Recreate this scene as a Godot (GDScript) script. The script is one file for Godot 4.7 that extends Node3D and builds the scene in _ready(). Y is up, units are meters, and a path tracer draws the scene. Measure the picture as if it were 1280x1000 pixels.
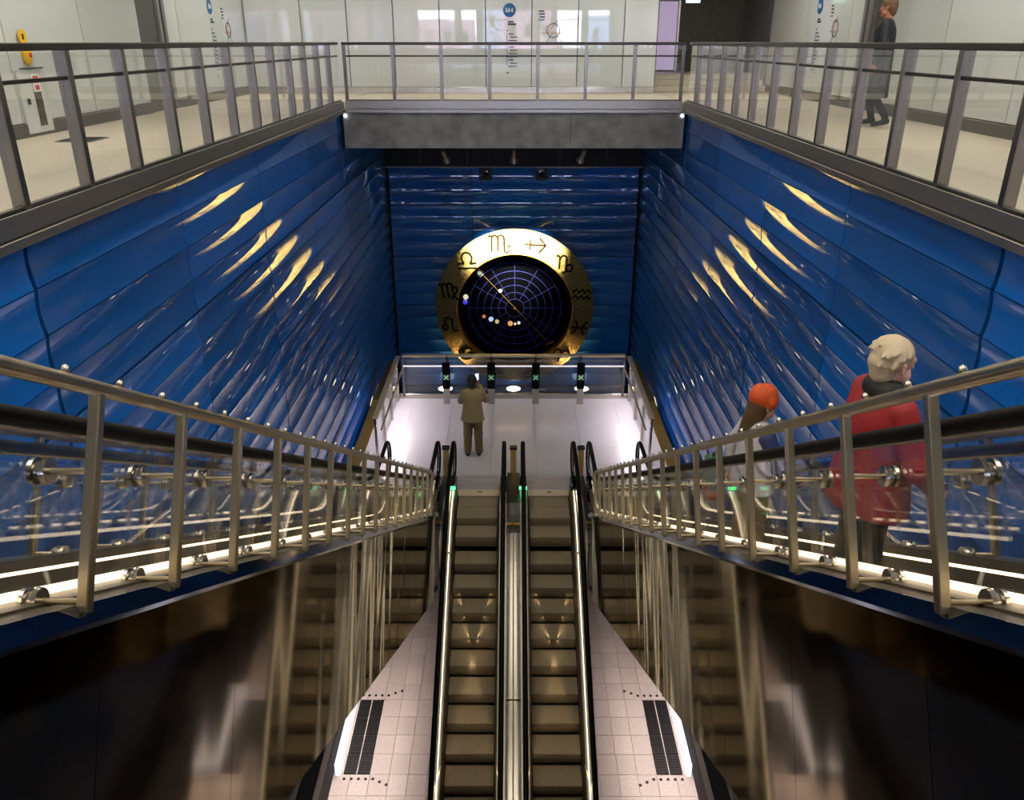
extends Node3D
# Units are metres, y is up. The upper hall floor is y = 0, the escalator landing y = -7, the platform y = -12.5.
# "d" is the distance along -z from the point where the photographer stands.

const LAND := -7.0
const PLAT := -12.5
const WX := 3.6          # blue side walls
const SL := 0.584        # slope of the outer escalators
const SC := 0.577        # slope of the inner escalators

var mats := {}
var counts := {}
var shared := {}
const ESC := {-1.0: "the empty outer escalator", 1.0: "the escalator with riders"}
const HALL := {-1.0: "fire cabinet", 1.0: "walking man"}

# ------------------------------------------------------------------ mesh builder
class M:
	var v := PackedVector3Array()
	var n := PackedVector3Array()
	var col := PackedColorArray()
	var ix := PackedInt32Array()

	func tri(a: Vector3, b: Vector3, c: Vector3, na: Vector3, nb: Vector3, nc: Vector3) -> void:
		var i := v.size()
		if (b - a).cross(c - a).dot(na + nb + nc) > 0.0:
			v.append(a); v.append(c); v.append(b)
			n.append(na); n.append(nc); n.append(nb)
		else:
			v.append(a); v.append(b); v.append(c)
			n.append(na); n.append(nb); n.append(nc)
		ix.append(i); ix.append(i + 1); ix.append(i + 2)

	func quad(a: Vector3, b: Vector3, c: Vector3, d: Vector3, h: Vector3) -> void:
		var g := (b - a).cross(d - a)
		if g.length_squared() < 1e-14:
			g = (c - b).cross(d - b)
		g = g.normalized()
		if g.dot(h) < 0.0:
			g = -g
		tri(a, b, c, g, g, g)
		tri(a, c, d, g, g, g)

	func quadn(a: Vector3, b: Vector3, c: Vector3, d: Vector3, na: Vector3, nb: Vector3, nc: Vector3, nd: Vector3) -> void:
		tri(a, b, c, na, nb, nc)
		tri(a, c, d, na, nc, nd)

	func box(c: Vector3, s: Vector3, b := Basis(), bev := 0.0) -> void:
		var h := s * 0.5
		bev = minf(bev, minf(h.x, minf(h.y, h.z)) * 0.9)
		for ax in 3:
			var u := (ax + 1) % 3
			var w := (ax + 2) % 3
			for sg in [-1.0, 1.0]:
				var p := []
				for q in [[-1, -1], [1, -1], [1, 1], [-1, 1]]:
					var t := Vector3()
					t[ax] = h[ax] * sg
					t[u] = (h[u] - bev) * q[0]
					t[w] = (h[w] - bev) * q[1]
					p.append(c + b * t)
				var nn := Vector3()
				nn[ax] = sg
				quad(p[0], p[1], p[2], p[3], b * nn)
		if bev <= 0.0:
			return
		for ax in 3:
			var u := (ax + 1) % 3
			var w := (ax + 2) % 3
			for s1 in [-1.0, 1.0]:
				for s2 in [-1.0, 1.0]:
					var p := []
					for q in [[-1, 0], [1, 0], [1, 1], [-1, 1]]:
						var t := Vector3()
						t[ax] = (h[ax] - bev) * q[0]
						t[u] = (h[u] - (bev if q[1] == 1 else 0.0)) * s1
						t[w] = (h[w] - (bev if q[1] == 0 else 0.0)) * s2
						p.append(c + b * t)
					var nn := Vector3()
					nn[u] = s1
					nn[w] = s2
					quad(p[0], p[1], p[2], p[3], b * nn)
		for s1 in [-1.0, 1.0]:
			for s2 in [-1.0, 1.0]:
				for s3 in [-1.0, 1.0]:
					var e := Vector3(s1, s2, s3)
					var p := []
					for k in 3:
						var t := (h - Vector3.ONE * bev) * e
						t[k] = h[k] * e[k]
						p.append(c + b * t)
					var nn := (b * e).normalized()
					tri(p[0], p[1], p[2], nn, nn, nn)

	func tube(pts: Array, r: float, sides := 8, caps := true, rx := 1.0) -> void:
		var rings := []
		var norms := []
		var cnt := pts.size()
		var up := Vector3.UP
		var t0: Vector3 = (pts[1] - pts[0]).normalized()
		if absf(t0.dot(up)) > 0.95:
			up = Vector3.RIGHT
		var side := t0.cross(up).normalized()
		for i in cnt:
			var t: Vector3 = (pts[mini(i + 1, cnt - 1)] - pts[maxi(i - 1, 0)]).normalized()
			side = (side - t * side.dot(t)).normalized()
			var o := t.cross(side).normalized()
			var ring := []
			var nr := []
			for k in sides:
				var a := TAU * k / sides
				var q := side * cos(a) * rx + o * sin(a)
				ring.append(pts[i] + q * r)
				nr.append((side * cos(a) / rx + o * sin(a)).normalized())
			rings.append(ring)
			norms.append(nr)
		for i in cnt - 1:
			for k in sides:
				var j := (k + 1) % sides
				quadn(rings[i][k], rings[i][j], rings[i + 1][j], rings[i + 1][k], norms[i][k], norms[i][j], norms[i + 1][j], norms[i + 1][k])
		if caps:
			for e in [0, cnt - 1]:
				var nn: Vector3 = (pts[0] - pts[1] if e == 0 else pts[cnt - 1] - pts[cnt - 2]).normalized()
				for k in range(1, sides - 1):
					tri(rings[e][0], rings[e][k], rings[e][k + 1], nn, nn, nn)

	# a closed outline in (x, height over a line) carried along the line base(d)
	func sweep(poly: Array, ds: Array, base: Callable) -> void:
		var area := 0.0
		var m := poly.size()
		for k in m:
			area += poly[k].cross(poly[(k + 1) % m])
		for k in m:
			var p: Vector2 = poly[k]
			var q: Vector2 = poly[(k + 1) % m]
			var e := (q - p).normalized()
			var on := Vector2(e.y, -e.x) * signf(area)
			for i in ds.size() - 1:
				var d0: float = ds[i]
				var d1: float = ds[i + 1]
				var y0: float = base.call(d0)
				var y1: float = base.call(d1)
				quad(Vector3(p.x, y0 + p.y, -d0), Vector3(q.x, y0 + q.y, -d0), Vector3(q.x, y1 + q.y, -d1), Vector3(p.x, y1 + p.y, -d1), Vector3(on.x, on.y, on.y * (y1 - y0) / (d1 - d0)))
		for e in [0, ds.size() - 1]:
			var d: float = ds[e]
			var y: float = base.call(d)
			var nn := Vector3(0, 0, 1.0 if (e == 0) == (ds[0] < ds[-1]) else -1.0)
			var ids := Geometry2D.triangulate_polygon(PackedVector2Array(poly))
			for k in range(0, ids.size(), 3):
				var a: Vector2 = poly[ids[k]]
				var b: Vector2 = poly[ids[k + 1]]
				var c: Vector2 = poly[ids[k + 2]]
				tri(Vector3(a.x, y + a.y, -d), Vector3(b.x, y + b.y, -d), Vector3(c.x, y + c.y, -d), nn, nn, nn)

	# profile of (radius, height) turned about the y axis of b at c
	func lathe(prof: Array, c: Vector3, b := Basis(), seg := 24, smooth := false) -> void:
		for i in prof.size() - 1:
			var p: Vector2 = prof[i]
			var q: Vector2 = prof[i + 1]
			if p.distance_to(q) < 1e-6:
				continue
			var e := (q - p).normalized()
			var on := Vector2(e.y, -e.x)
			var n0 := on
			var n1 := on
			if smooth:
				if i > 0:
					var e0: Vector2 = (prof[i] - prof[i - 1]).normalized()
					n0 = (on + Vector2(e0.y, -e0.x)).normalized()
				if i < prof.size() - 2:
					var e1: Vector2 = (prof[i + 2] - prof[i + 1]).normalized()
					n1 = (on + Vector2(e1.y, -e1.x)).normalized()
			for k in seg:
				var a0 := TAU * k / seg
				var a1 := TAU * (k + 1) / seg
				var c0 := Vector3(cos(a0), 0, sin(a0))
				var c1 := Vector3(cos(a1), 0, sin(a1))
				quadn(c + b * (c0 * p.x + Vector3.UP * p.y), c + b * (c1 * p.x + Vector3.UP * p.y), c + b * (c1 * q.x + Vector3.UP * q.y), c + b * (c0 * q.x + Vector3.UP * q.y),
					b * (c0 * n0.x + Vector3.UP * n0.y), b * (c1 * n0.x + Vector3.UP * n0.y), b * (c1 * n1.x + Vector3.UP * n1.y), b * (c0 * n1.x + Vector3.UP * n1.y))

	func ball(c: Vector3, r: Vector3, seg := 12, b := Basis()) -> void:
		var rows := seg / 2
		for i in rows:
			for k in seg:
				var p := []
				var q := []
				for e in [[0, 0], [1, 0], [1, 1], [0, 1]]:
					var la: float = PI * (i + e[1]) / rows - PI / 2
					var lo: float = TAU * (k + e[0]) / seg
					var u := Vector3(cos(la) * cos(lo), sin(la), cos(la) * sin(lo))
					p.append(c + b * (u * r))
					q.append((b * (u / r)).normalized())
				quadn(p[0], p[1], p[2], p[3], q[0], q[1], q[2], q[3])

	func prism(poly: Array, f: Callable, depth: Vector3) -> void:
		# flat outline, f maps Vector2 to Vector3, thickened by depth
		var ids := Geometry2D.triangulate_polygon(PackedVector2Array(poly))
		for k in range(0, ids.size(), 3):
			var a: Vector3 = f.call(poly[ids[k]])
			var b: Vector3 = f.call(poly[ids[k + 1]])
			var c: Vector3 = f.call(poly[ids[k + 2]])
			var nn := depth.normalized()
			tri(a + depth, b + depth, c + depth, nn, nn, nn)
			tri(a, b, c, -nn, -nn, -nn)
		var mid := Vector3()
		for p in poly:
			mid += f.call(p) / poly.size()
		for k in poly.size():
			var a: Vector3 = f.call(poly[k])
			var b: Vector3 = f.call(poly[(k + 1) % poly.size()])
			quad(a, b, b + depth, a + depth, (a + b) * 0.5 - mid)

	func mesh(origin := Vector3.ZERO) -> ArrayMesh:
		var w := v
		if origin != Vector3.ZERO:
			w = PackedVector3Array()
			w.resize(v.size())
			for i in v.size():
				w[i] = v[i] - origin
		var a := []
		a.resize(Mesh.ARRAY_MAX)
		a[Mesh.ARRAY_VERTEX] = w
		a[Mesh.ARRAY_NORMAL] = n
		if col.size():
			a[Mesh.ARRAY_COLOR] = col
		a[Mesh.ARRAY_INDEX] = ix
		var m := ArrayMesh.new()
		m.add_surface_from_arrays(Mesh.PRIMITIVE_TRIANGLES, a)
		return m

# ------------------------------------------------------------------ scene helpers
func named(base: String) -> String:
	var k: int = counts.get(base, 0)
	counts[base] = k + 1
	return base if k == 0 else "%s_%03d" % [base, k]

func thing(called: String, label: String, category: String, at := Vector3.ZERO, group := "") -> Node3D:
	var o := Node3D.new()
	o.name = named(called)
	add_child(o, true)
	o.position = at
	tag(o, label, category, group)
	return o

func setting(called: String, label: String, category: String, at := Vector3.ZERO) -> Node3D:
	var o := thing(called, label, category, at)
	o.set_meta("kind", "structure")
	return o

func tag(o: Node, label: String, category: String, group := "") -> void:
	o.set_meta("label", label)
	o.set_meta("category", category)
	if group:
		o.set_meta("group", group)

func origin_of(p: Node) -> Vector3:
	var o := Vector3.ZERO
	while p is Node3D and p != self:
		o += p.position
		p = p.get_parent()
	return o

# a mesh given in world coordinates becomes a part of its parent
func part(m: M, called: String, mat: Material, parent: Node) -> MeshInstance3D:
	return piece(m.mesh(origin_of(parent)), called, mat, parent, Vector3.ZERO)

func piece(me: Mesh, called: String, mat: Material, parent: Node, at := Vector3.ZERO, b := Basis()) -> MeshInstance3D:
	var o := MeshInstance3D.new()
	o.mesh = me
	o.name = called
	o.material_override = mat
	o.transform = Transform3D(b, at)
	parent.add_child(o, true)
	return o

func bx(called: String, c: Vector3, s: Vector3, mat: Material, parent: Node, bev := 0.0, b := Basis()) -> MeshInstance3D:
	var m := M.new()
	m.box(c, s, b, bev)
	return part(m, called, mat, parent)

func area(parent: Node, at: Vector3, towards: Vector3, along: Vector3, size: Vector2, energy: float, c: Color) -> void:
	var l := AreaLight3D.new()
	l.name = "area_light"
	l.area_size = size
	l.light_energy = energy
	l.light_color = c
	l.area_normalize_energy = true
	l.shadow_enabled = true
	l.area_range = 60.0
	var z := -towards.normalized()
	var x := (along - z * along.dot(z)).normalized()
	l.transform = Transform3D(Basis(x, z.cross(x), z), at - origin_of(parent))
	parent.add_child(l, true)

# ------------------------------------------------------------------ materials
func noise_tex(freq: float, lo: Color, hi: Color, seed_: int, oct := 4, size := 512, kind := FastNoiseLite.TYPE_SIMPLEX_SMOOTH) -> NoiseTexture2D:
	var f := FastNoiseLite.new()
	f.noise_type = kind
	f.seed = seed_
	f.frequency = freq
	f.fractal_octaves = oct
	var g := Gradient.new()
	g.set_color(0, lo)
	g.set_color(1, hi)
	var t := NoiseTexture2D.new()
	t.width = size
	t.height = size
	t.seamless = true
	t.noise = f
	t.color_ramp = g
	return t

func mat(called: String, c: Color, rough := 0.5, metal := 0.0, spec := 0.5) -> StandardMaterial3D:
	var m := StandardMaterial3D.new()
	m.resource_name = called
	m.albedo_color = c
	m.roughness = rough
	m.metallic = metal
	m.metallic_specular = spec
	mats[called] = m
	return m

func textured(m: StandardMaterial3D, t: Texture2D, scale: float) -> StandardMaterial3D:
	m.albedo_texture = t
	m.uv1_triplanar = true
	m.uv1_world_triplanar = true
	m.uv1_scale = Vector3.ONE * scale
	return m

func relief(m: StandardMaterial3D, t: Texture2D, cm: float) -> void:
	m.heightmap_enabled = true
	m.heightmap_texture = t
	m.heightmap_scale = cm

func glow(called: String, c: Color, e: float) -> StandardMaterial3D:
	var m := mat(called, Color(0.8, 0.8, 0.8), 0.4)
	m.emission_enabled = true
	m.emission = c
	m.emission_energy_multiplier = e
	return m

func coat(m: StandardMaterial3D, amount := 1.0, rough := 0.03) -> StandardMaterial3D:
	m.clearcoat_enabled = true
	m.clearcoat = amount
	m.clearcoat_roughness = rough
	return m

func pane(called: String, c: Color, a: float) -> StandardMaterial3D:
	var m := mat(called, Color(c.r, c.g, c.b, a), 0.02)
	m.transparency = BaseMaterial3D.TRANSPARENCY_ALPHA
	return m

func make_materials() -> void:
	for k in 3:
		var t: float = [1.0, 0.93, 1.06][k]
		coat(mat("blue%d" % k, Color(0.05 * t, 0.365 * t, 0.70 * t), 0.45, 0.1, 0.25), 1.0, 0.022)
	mat("void", Color(0.03, 0.03, 0.035), 0.8)
	mat("post_steel", Color(0.52, 0.50, 0.48), 0.3, 1.0)
	mat("steel", Color(0.72, 0.70, 0.66), 0.26, 1.0)
	mat("steel_dark", Color(0.42, 0.41, 0.40), 0.32, 1.0)
	mat("rail_dark", Color(0.27, 0.26, 0.25), 0.35, 1.0)
	mat("steel_satin", Color(0.66, 0.645, 0.61), 0.36, 1.0)
	mat("champagne", Color(0.74, 0.69, 0.58), 0.3, 1.0)
	mat("cream_rail", Color(0.84, 0.79, 0.69), 0.35, 0.35)
	mat("deck", Color(0.42, 0.385, 0.335), 0.42, 0.8)
	mat("bronze", Color(0.47, 0.405, 0.29), 0.075, 1.0)
	mat("cap", Color(0.50, 0.51, 0.55), 0.08, 1.0)
	mat("rubber", Color(0.02, 0.019, 0.017), 0.5, 0.0, 0.25)
	mat("matt_black", Color(0.03, 0.035, 0.045), 0.6, 0.0, 0.2)
	mat("black", Color(0.03, 0.03, 0.033), 0.35)
	coat(mat("black_gloss", Color(0.02, 0.02, 0.025), 0.2), 1.0, 0.04)
	textured(mat("concrete", Color(1, 1, 1), 0.85), noise_tex(0.02, Color(0.46, 0.455, 0.44), Color(0.62, 0.615, 0.595), 3, 7), 0.22)
	relief(mats.concrete, noise_tex(0.05, Color.BLACK, Color.WHITE, 4, 5), 0.4)
	textured(mat("terrazzo", Color(1, 1, 1), 0.42), noise_tex(0.09, Color(0.78, 0.745, 0.66), Color(0.88, 0.85, 0.77), 5, 5), 0.8)
	for k in 3:
		coat(mat("white_glass%d" % k, [Color(0.78, 0.81, 0.81), Color(0.75, 0.785, 0.785), Color(0.80, 0.82, 0.825)][k], 0.3), 1.0, 0.015)
	mat("grey_panel", Color(0.42, 0.42, 0.45), 0.35)
	textured(mat("dark_tile", Color(1, 1, 1), 0.6), noise_tex(0.02, Color(0.27, 0.26, 0.22), Color(0.35, 0.34, 0.29), 11, 4), 0.5)
	mat("ceiling", Color(0.78, 0.78, 0.76), 0.8)
	mat("soffit", Color(0.05, 0.05, 0.055), 0.7)
	textured(mat("landing", Color(1, 1, 1), 0.24), noise_tex(0.06, Color(0.72, 0.71, 0.71), Color(0.80, 0.79, 0.79), 7, 4), 0.7)
	textured(mat("tile0", Color(1, 1, 1), 0.5), noise_tex(0.05, Color(0.70, 0.66, 0.64), Color(0.80, 0.76, 0.74), 8, 5), 0.6)
	textured(mat("tile1", Color(0.96, 0.96, 0.96), 0.5), noise_tex(0.05, Color(0.70, 0.66, 0.64), Color(0.80, 0.76, 0.74), 9, 5), 0.6)
	mat("grout", Color(0.82, 0.79, 0.77), 0.8)
	mat("plate", Color(0.68, 0.66, 0.65), 0.4, 0.15)
	mat("comb", Color(0.86, 0.79, 0.68), 0.4, 0.1)
	mat("iron", Color(0.13, 0.125, 0.13), 0.55, 0.4)
	textured(mat("step", Color(1, 1, 1), 0.85, 0.0, 0.12), noise_tex(0.05, Color(0.56, 0.51, 0.43), Color(0.66, 0.61, 0.52), 12, 4), 1.0)
	var gold := textured(mat("gold", Color(1, 1, 1), 0.34, 0.75), noise_tex(0.03, Color(0.44, 0.34, 0.10), Color(1.0, 0.90, 0.58), 14, 5), 0.9)
	relief(gold, noise_tex(0.04, Color.BLACK, Color.WHITE, 15, 4), 2.2)
	mat("gold_rim", Color(0.85, 0.58, 0.16), 0.3, 0.6)
	mat("gold_trim", Color(0.70, 0.56, 0.25), 0.3, 0.8)
	mat("bollard_gold", Color(0.82, 0.70, 0.46), 0.3, 0.5)
	mat("glyph", Color(0.12, 0.09, 0.04), 0.9, 0.0, 0.1)
	mat("disc", Color(0.008, 0.008, 0.014), 0.7, 0.0, 0.05)
	pane("glass", Color(0.85, 0.92, 0.92), 0.012)
	pane("glass_dark", Color(0.08, 0.09, 0.10), 0.35)
	glow("led", Color(1.0, 0.90, 0.74), 3.0)
	glow("led_white", Color(0.93, 0.90, 1.0), 1.6)
	glow("led_soft", Color(0.95, 0.92, 0.95), 0.75)
	glow("ceiling_glow", Color(1.0, 0.965, 0.90), 5.0)
	glow("green_glow", Color(0.1, 1.0, 0.55), 2.2)
	glow("green_dim", Color(0.03, 0.3, 0.18), 0.25)
	mats.green_dim.albedo_color = Color(0.05, 0.2, 0.14)
	glow("green_cross", Color(0.1, 0.7, 0.42), 0.35)
	glow("white_glow", Color(0.95, 0.97, 1.0), 5.0)
	glow("kerb_glow", Color(0.93, 0.93, 1.0), 0.9)
	glow("uplight", Color(1.0, 0.96, 0.88), 4.0)
	glow("grid_glow", Color(0.16, 0.20, 0.75), 0.07)
	mats.grid_glow.albedo_color = Color(0.10, 0.11, 0.25)
	mat("sign_blue", Color(0.05, 0.36, 0.60), 0.4)
	mat("sign_white", Color(0.92, 0.94, 0.95), 0.5)
	mat("print_dark", Color(0.16, 0.17, 0.19), 0.6)
	mat("print_tan", Color(0.75, 0.58, 0.38), 0.6)
	mat("print_teal", Color(0.35, 0.52, 0.60), 0.6)
	mat("print_red", Color(0.75, 0.30, 0.28), 0.6)
	mat("yellow", Color(0.90, 0.72, 0.08), 0.4)
	mat("red", Color(0.72, 0.08, 0.07), 0.4)
	mat("dim_red", Color(0.26, 0.15, 0.13), 0.4)
	mat("pink_wall", Color(0.82, 0.60, 0.58), 0.8)
	mat("pale_wall", Color(0.72, 0.76, 0.80), 0.8)
	mat("paving", Color(0.55, 0.55, 0.54), 0.85)
	var skin := mat("body", Color(1, 1, 1), 0.65)
	skin.vertex_color_use_as_albedo = true

# ------------------------------------------------------------------ start
func _ready() -> void:
	setup_view()
	make_materials()
	hall()
	blue_walls()
	beam_and_niche()
	landing()
	platform()
	for s in [-1.0, 1.0]:
		escalator(s, 0.685, false)
		var outer := escalator(s, 2.0, true)
		side_railing(outer, s, 1.32, 1.0)
		side_railing(outer, s, 2.66, -1.0)
		bx("head_plate", Vector3(s * 1.355, LAND + 0.22, -13.3), Vector3(0.11, 0.04, 1.9), mats.steel_dark, outer, 0.01)
		bx("front_panel", Vector3(s * 1.312, LAND - 0.55, -12.2), Vector3(0.03, 1.5, 0.5), mats.steel_satin, outer, 0.005)
		bx("gold_bar", Vector3(s * 1.35, LAND + 0.26, -12.5), Vector3(0.12, 0.03, 0.05), mats.gold_trim, outer, 0.008)
	hall_railings()
	zodiac_clock()
	hall_details()
	people()

func setup_view() -> void:
	var cam := Camera3D.new()
	cam.name = "camera"
	cam.fov = rad_to_deg(2.0 * atan(500.0 / 1018.0))
	cam.near = 0.05
	cam.far = 200.0
	cam.position = Vector3(0, 1.16, 0)
	cam.rotation_degrees = Vector3(-23.75, 0.1126, 0)
	add_child(cam)
	cam.current = true
	var we := WorldEnvironment.new()
	we.name = "world_environment"
	var e := Environment.new()
	var sky := Sky.new()
	var sm := ProceduralSkyMaterial.new()
	sm.sky_top_color = Color(0.62, 0.72, 0.92)
	sm.sky_horizon_color = Color(0.84, 0.86, 0.95)
	sm.ground_bottom_color = Color(0.3, 0.3, 0.3)
	sm.ground_horizon_color = Color(0.6, 0.6, 0.62)
	sm.sky_energy_multiplier = 5.0
	sky.sky_material = sm
	e.background_mode = Environment.BG_SKY
	e.sky = sky
	e.tonemap_mode = Environment.TONE_MAPPER_LINEAR
	e.tonemap_exposure = 1.0
	e.sdfgi_enabled = true
	e.ssao_enabled = true
	e.ssil_enabled = true
	we.environment = e
	add_child(we)

# ------------------------------------------------------------------ upper hall
func hall() -> void:
	var fl := setting("floor", "pale terrazzo floor of the upper hall around the opening", "floor")
	var m := M.new()
	m.box(Vector3(-5.11, -0.08, -7.0), Vector3(3.02, 0.16, 45.0))
	m.box(Vector3(5.11, -0.08, -7.0), Vector3(3.02, 0.16, 45.0))
	m.box(Vector3(0, -0.09, -23.05), Vector3(7.12, 0.18, 10.3))
	m.box(Vector3(0, -0.09, 7.7), Vector3(7.12, 0.18, 15.6))
	part(m, "slab", mats.terrazzo, fl)
	var ce := setting("ceiling", "pale ceiling of the upper hall with long light panels", "ceiling", Vector3(0, 3.6, 0))
	bx("slab", Vector3(0, 3.75, -7.0), Vector3(14.0, 0.3, 45.0), mats.ceiling, ce)
	# light panels set in the ceiling
	var spots := [[-5.0, -4.0, 5.0], [-5.0, -11.0, 5.0], [-5.0, -18.0, 5.0], [5.0, -4.0, 5.0], [5.0, -11.0, 5.0], [5.0, -18.0, 5.0], [-1.6, -3.0, 8.5], [-1.6, -9.5, 3.0], [1.6, -3.0, 8.5], [1.6, -9.5, 3.0], [-1.2, -19.5, 2.2], [2.2, -19.5, 2.2]]
	for s in spots:
		var t := thing("ceiling_light", "long flush light panel set in the hall ceiling", "light", Vector3(s[0], 3.6, s[1]), "light panels in the hall ceiling")
		bx("frame", Vector3(s[0], 3.59, s[1]), Vector3(0.62, 0.05, 4.0), mats.steel_dark, t, 0.008)
		bx("light_panel", Vector3(s[0], 3.565, s[1]), Vector3(0.54, 0.02, 3.9), mats.ceiling_glow, t)
		area(t, Vector3(s[0], 3.54, s[1]), Vector3.DOWN, Vector3.RIGHT, Vector2(0.5, 3.8), s[2], Color(1.0, 0.955, 0.88))
	# side walls of white glass
	for s in [-1.0, 1.0]:
		var w := setting("wall_hall_left" if s < 0 else "wall_hall_right", "white back-painted glass wall of the hall %s" % ("holding the fire cabinet" if s < 0 else "behind the walking man"), "wall", Vector3(s * 6.5, 0, -7))
		bx("backing", Vector3(s * 6.56, 1.8, -7.0), Vector3(0.2, 3.6, 45.0), mats.grey_panel, w)
		var cuts := [-1.0, 1.0, 3.05, 5.1, 7.1, 9.15, 11.2, 13.25, 15.3, 16.5, 17.1, 19.7, 22.3]
		for k in cuts.size() - 1:
			if k == 8:
				continue
			var a: float = cuts[k] + 0.012
			var b: float = cuts[k + 1] - 0.012
			bx("glass_panel", Vector3(s * 6.43, 1.88, -(a + b) / 2), Vector3(0.04, 3.4, b - a), mats["white_glass%d" % (k % 3)], w, 0.004)
		var bs := setting("baseboard_left" if s < 0 else "baseboard_right", "dark metal skirting of the white glass wall with the %s" % HALL[s], "baseboard", Vector3(s * 6.41, 0, -7))
		bx("strip", Vector3(s * 6.41, 0.085, -4.0), Vector3(0.05, 0.17, 22.6), mats.steel_dark, bs, 0.006)
		bx("strip", Vector3(s * 6.41, 0.085, -19.4), Vector3(0.05, 0.17, 5.8), mats.steel_dark, bs, 0.006)
		var dr := setting("door_1" if s < 0 else "door_2", "dark metal door recess in the white glass wall with the %s" % HALL[s], "door", Vector3(s * 6.45, 0, -15.9))
		bx("door_leaf", Vector3(s * 6.47, 1.5, -15.75), Vector3(0.05, 3.0, 0.8), mats.steel_dark, dr, 0.005)
		bx("door_frame", Vector3(s * 6.43, 1.5, -16.22), Vector3(0.09, 3.0, 0.09), mats.steel_satin, dr, 0.005)
		bx("door_frame", Vector3(s * 6.43, 1.5, -16.42), Vector3(0.09, 3.0, 0.12), mats.grey_panel, dr, 0.005)
	# far wall
	var fw := setting("wall_hall_far", "white glass panel wall across the far end of the hall", "wall", Vector3(-1.5, 0, -21.4))
	bx("backing", Vector3(-1.5, 1.8, -21.46), Vector3(9.9, 3.6, 0.22), mats.grey_panel, fw)
	var x := 3.43
	var k2 := 0
	var edges := [3.43, 2.63, 1.53, 0.43, -0.67, -1.77, -2.87, -3.97, -5.07, -6.4]
	for i in edges.size() - 1:
		var a: float = edges[i] - 0.012
		var b: float = edges[i + 1] + 0.012
		bx("glass_panel", Vector3((a + b) / 2, 1.87, -21.33), Vector3(a - b, 3.44, 0.04), mats["white_glass%d" % (k2 % 3)], fw, 0.004)
		k2 += 1
	var fb := setting("baseboard_far", "brushed steel skirting under the far white glass wall", "baseboard", Vector3(-1.5, 0, -21.3))
	bx("strip", Vector3(-1.48, 0.075, -21.3), Vector3(9.82, 0.15, 0.05), mats.steel, fb, 0.006)
	# recess to the right of the far wall: steps, lit door, dark wall
	var rw := setting("wall_recess", "dark olive tiled wall behind the pale steps", "wall", Vector3(5, 0, -25))
	bx("backing", Vector3(5.0, 1.8, -25.1), Vector3(3.4, 3.6, 0.2), mats.dark_tile, rw)
	for r in 3:
		for c in 3:
			bx("tile", Vector3(3.99 + c * 1.0, 0.62 + r * 1.05, -24.98), Vector3(0.985, 1.035, 0.04), mats.dark_tile, rw, 0.004)
	bx("glass_panel", Vector3(6.42, 1.88, -23.6), Vector3(0.04, 3.4, 2.5), mats.grey_panel, rw, 0.004)
	bx("return_wall", Vector3(3.38, 1.8, -23.35), Vector3(0.1, 3.6, 3.7), mats.dark_tile, rw)
	var dd := setting("door_3", "lilac lit glass door at the top of the pale steps", "door", Vector3(4.1, 0.45, -24.9))
	bx("light_pane", Vector3(4.16, 1.3, -24.92), Vector3(0.74, 1.75, 0.03), mats.lilac if mats.has("lilac") else glow("lilac", Color(0.72, 0.62, 0.80), 0.55), dd)
	bx("door_frame", Vector3(4.57, 1.3, -24.9), Vector3(0.06, 1.8, 0.06), mats.steel, dd, 0.005)
	bx("door_frame", Vector3(3.77, 1.3, -24.9), Vector3(0.05, 1.8, 0.06), mats.steel_dark, dd, 0.005)
	bx("door_frame", Vector3(4.17, 2.22, -24.9), Vector3(0.86, 0.06, 0.06), mats.steel_dark, dd, 0.005)
	var st := thing("steps", "short flight of pale stone steps beside the far glass wall", "steps", Vector3(5, 0, -23))
	for i in 3:
		bx("step", Vector3(4.95, 0.065 + i * 0.13, -23.45 - i * 0.16 ), Vector3(2.9, 0.13, 2.6 - i * 0.34), mats.terrazzo, st, 0.01)
	# front: window wall behind the photographer and the street beyond it
	var wf := setting("wall_front", "glazed street front of the hall behind the escalators", "wall", Vector3(0, 0, 15.4))
	bx("lintel", Vector3(0, 3.3, 15.4), Vector3(13.2, 0.6, 0.3), mats.ceiling, wf)
	bx("sill", Vector3(0, 0.4, 15.4), Vector3(13.2, 0.8, 0.3), mats.grey_panel, wf)
	var col_x := [-6.4, -3.6, -2.2, 1.5, 2.6, 4.6, 6.4]
	for cx in col_x:
		bx("column", Vector3(cx, 1.9, 15.4), Vector3(0.45, 2.3, 0.32), mats.ceiling, wf, 0.02)
	for i in 6:
		var win := setting("window_%d" % (i + 1), "tall pane of the glazed street front", "window", Vector3((col_x[i] + col_x[i + 1]) / 2, 1.9, 15.4))
		bx("glass_pane", Vector3((col_x[i] + col_x[i + 1]) / 2, 1.9, 15.4), Vector3(col_x[i + 1] - col_x[i] - 0.45, 2.2, 0.02), mats.glass, win)
		bx("transom", Vector3((col_x[i] + col_x[i + 1]) / 2, 2.45, 15.38), Vector3(col_x[i + 1] - col_x[i] - 0.45, 0.06, 0.06), mats.steel_dark, win)
	var gr := setting("ground", "paved street outside the glazed front", "ground", Vector3(0, -0.1, 30))
	bx("slab", Vector3(0, -0.1, 30.6), Vector3(50, 0.2, 30), mats.paving, gr)
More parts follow.
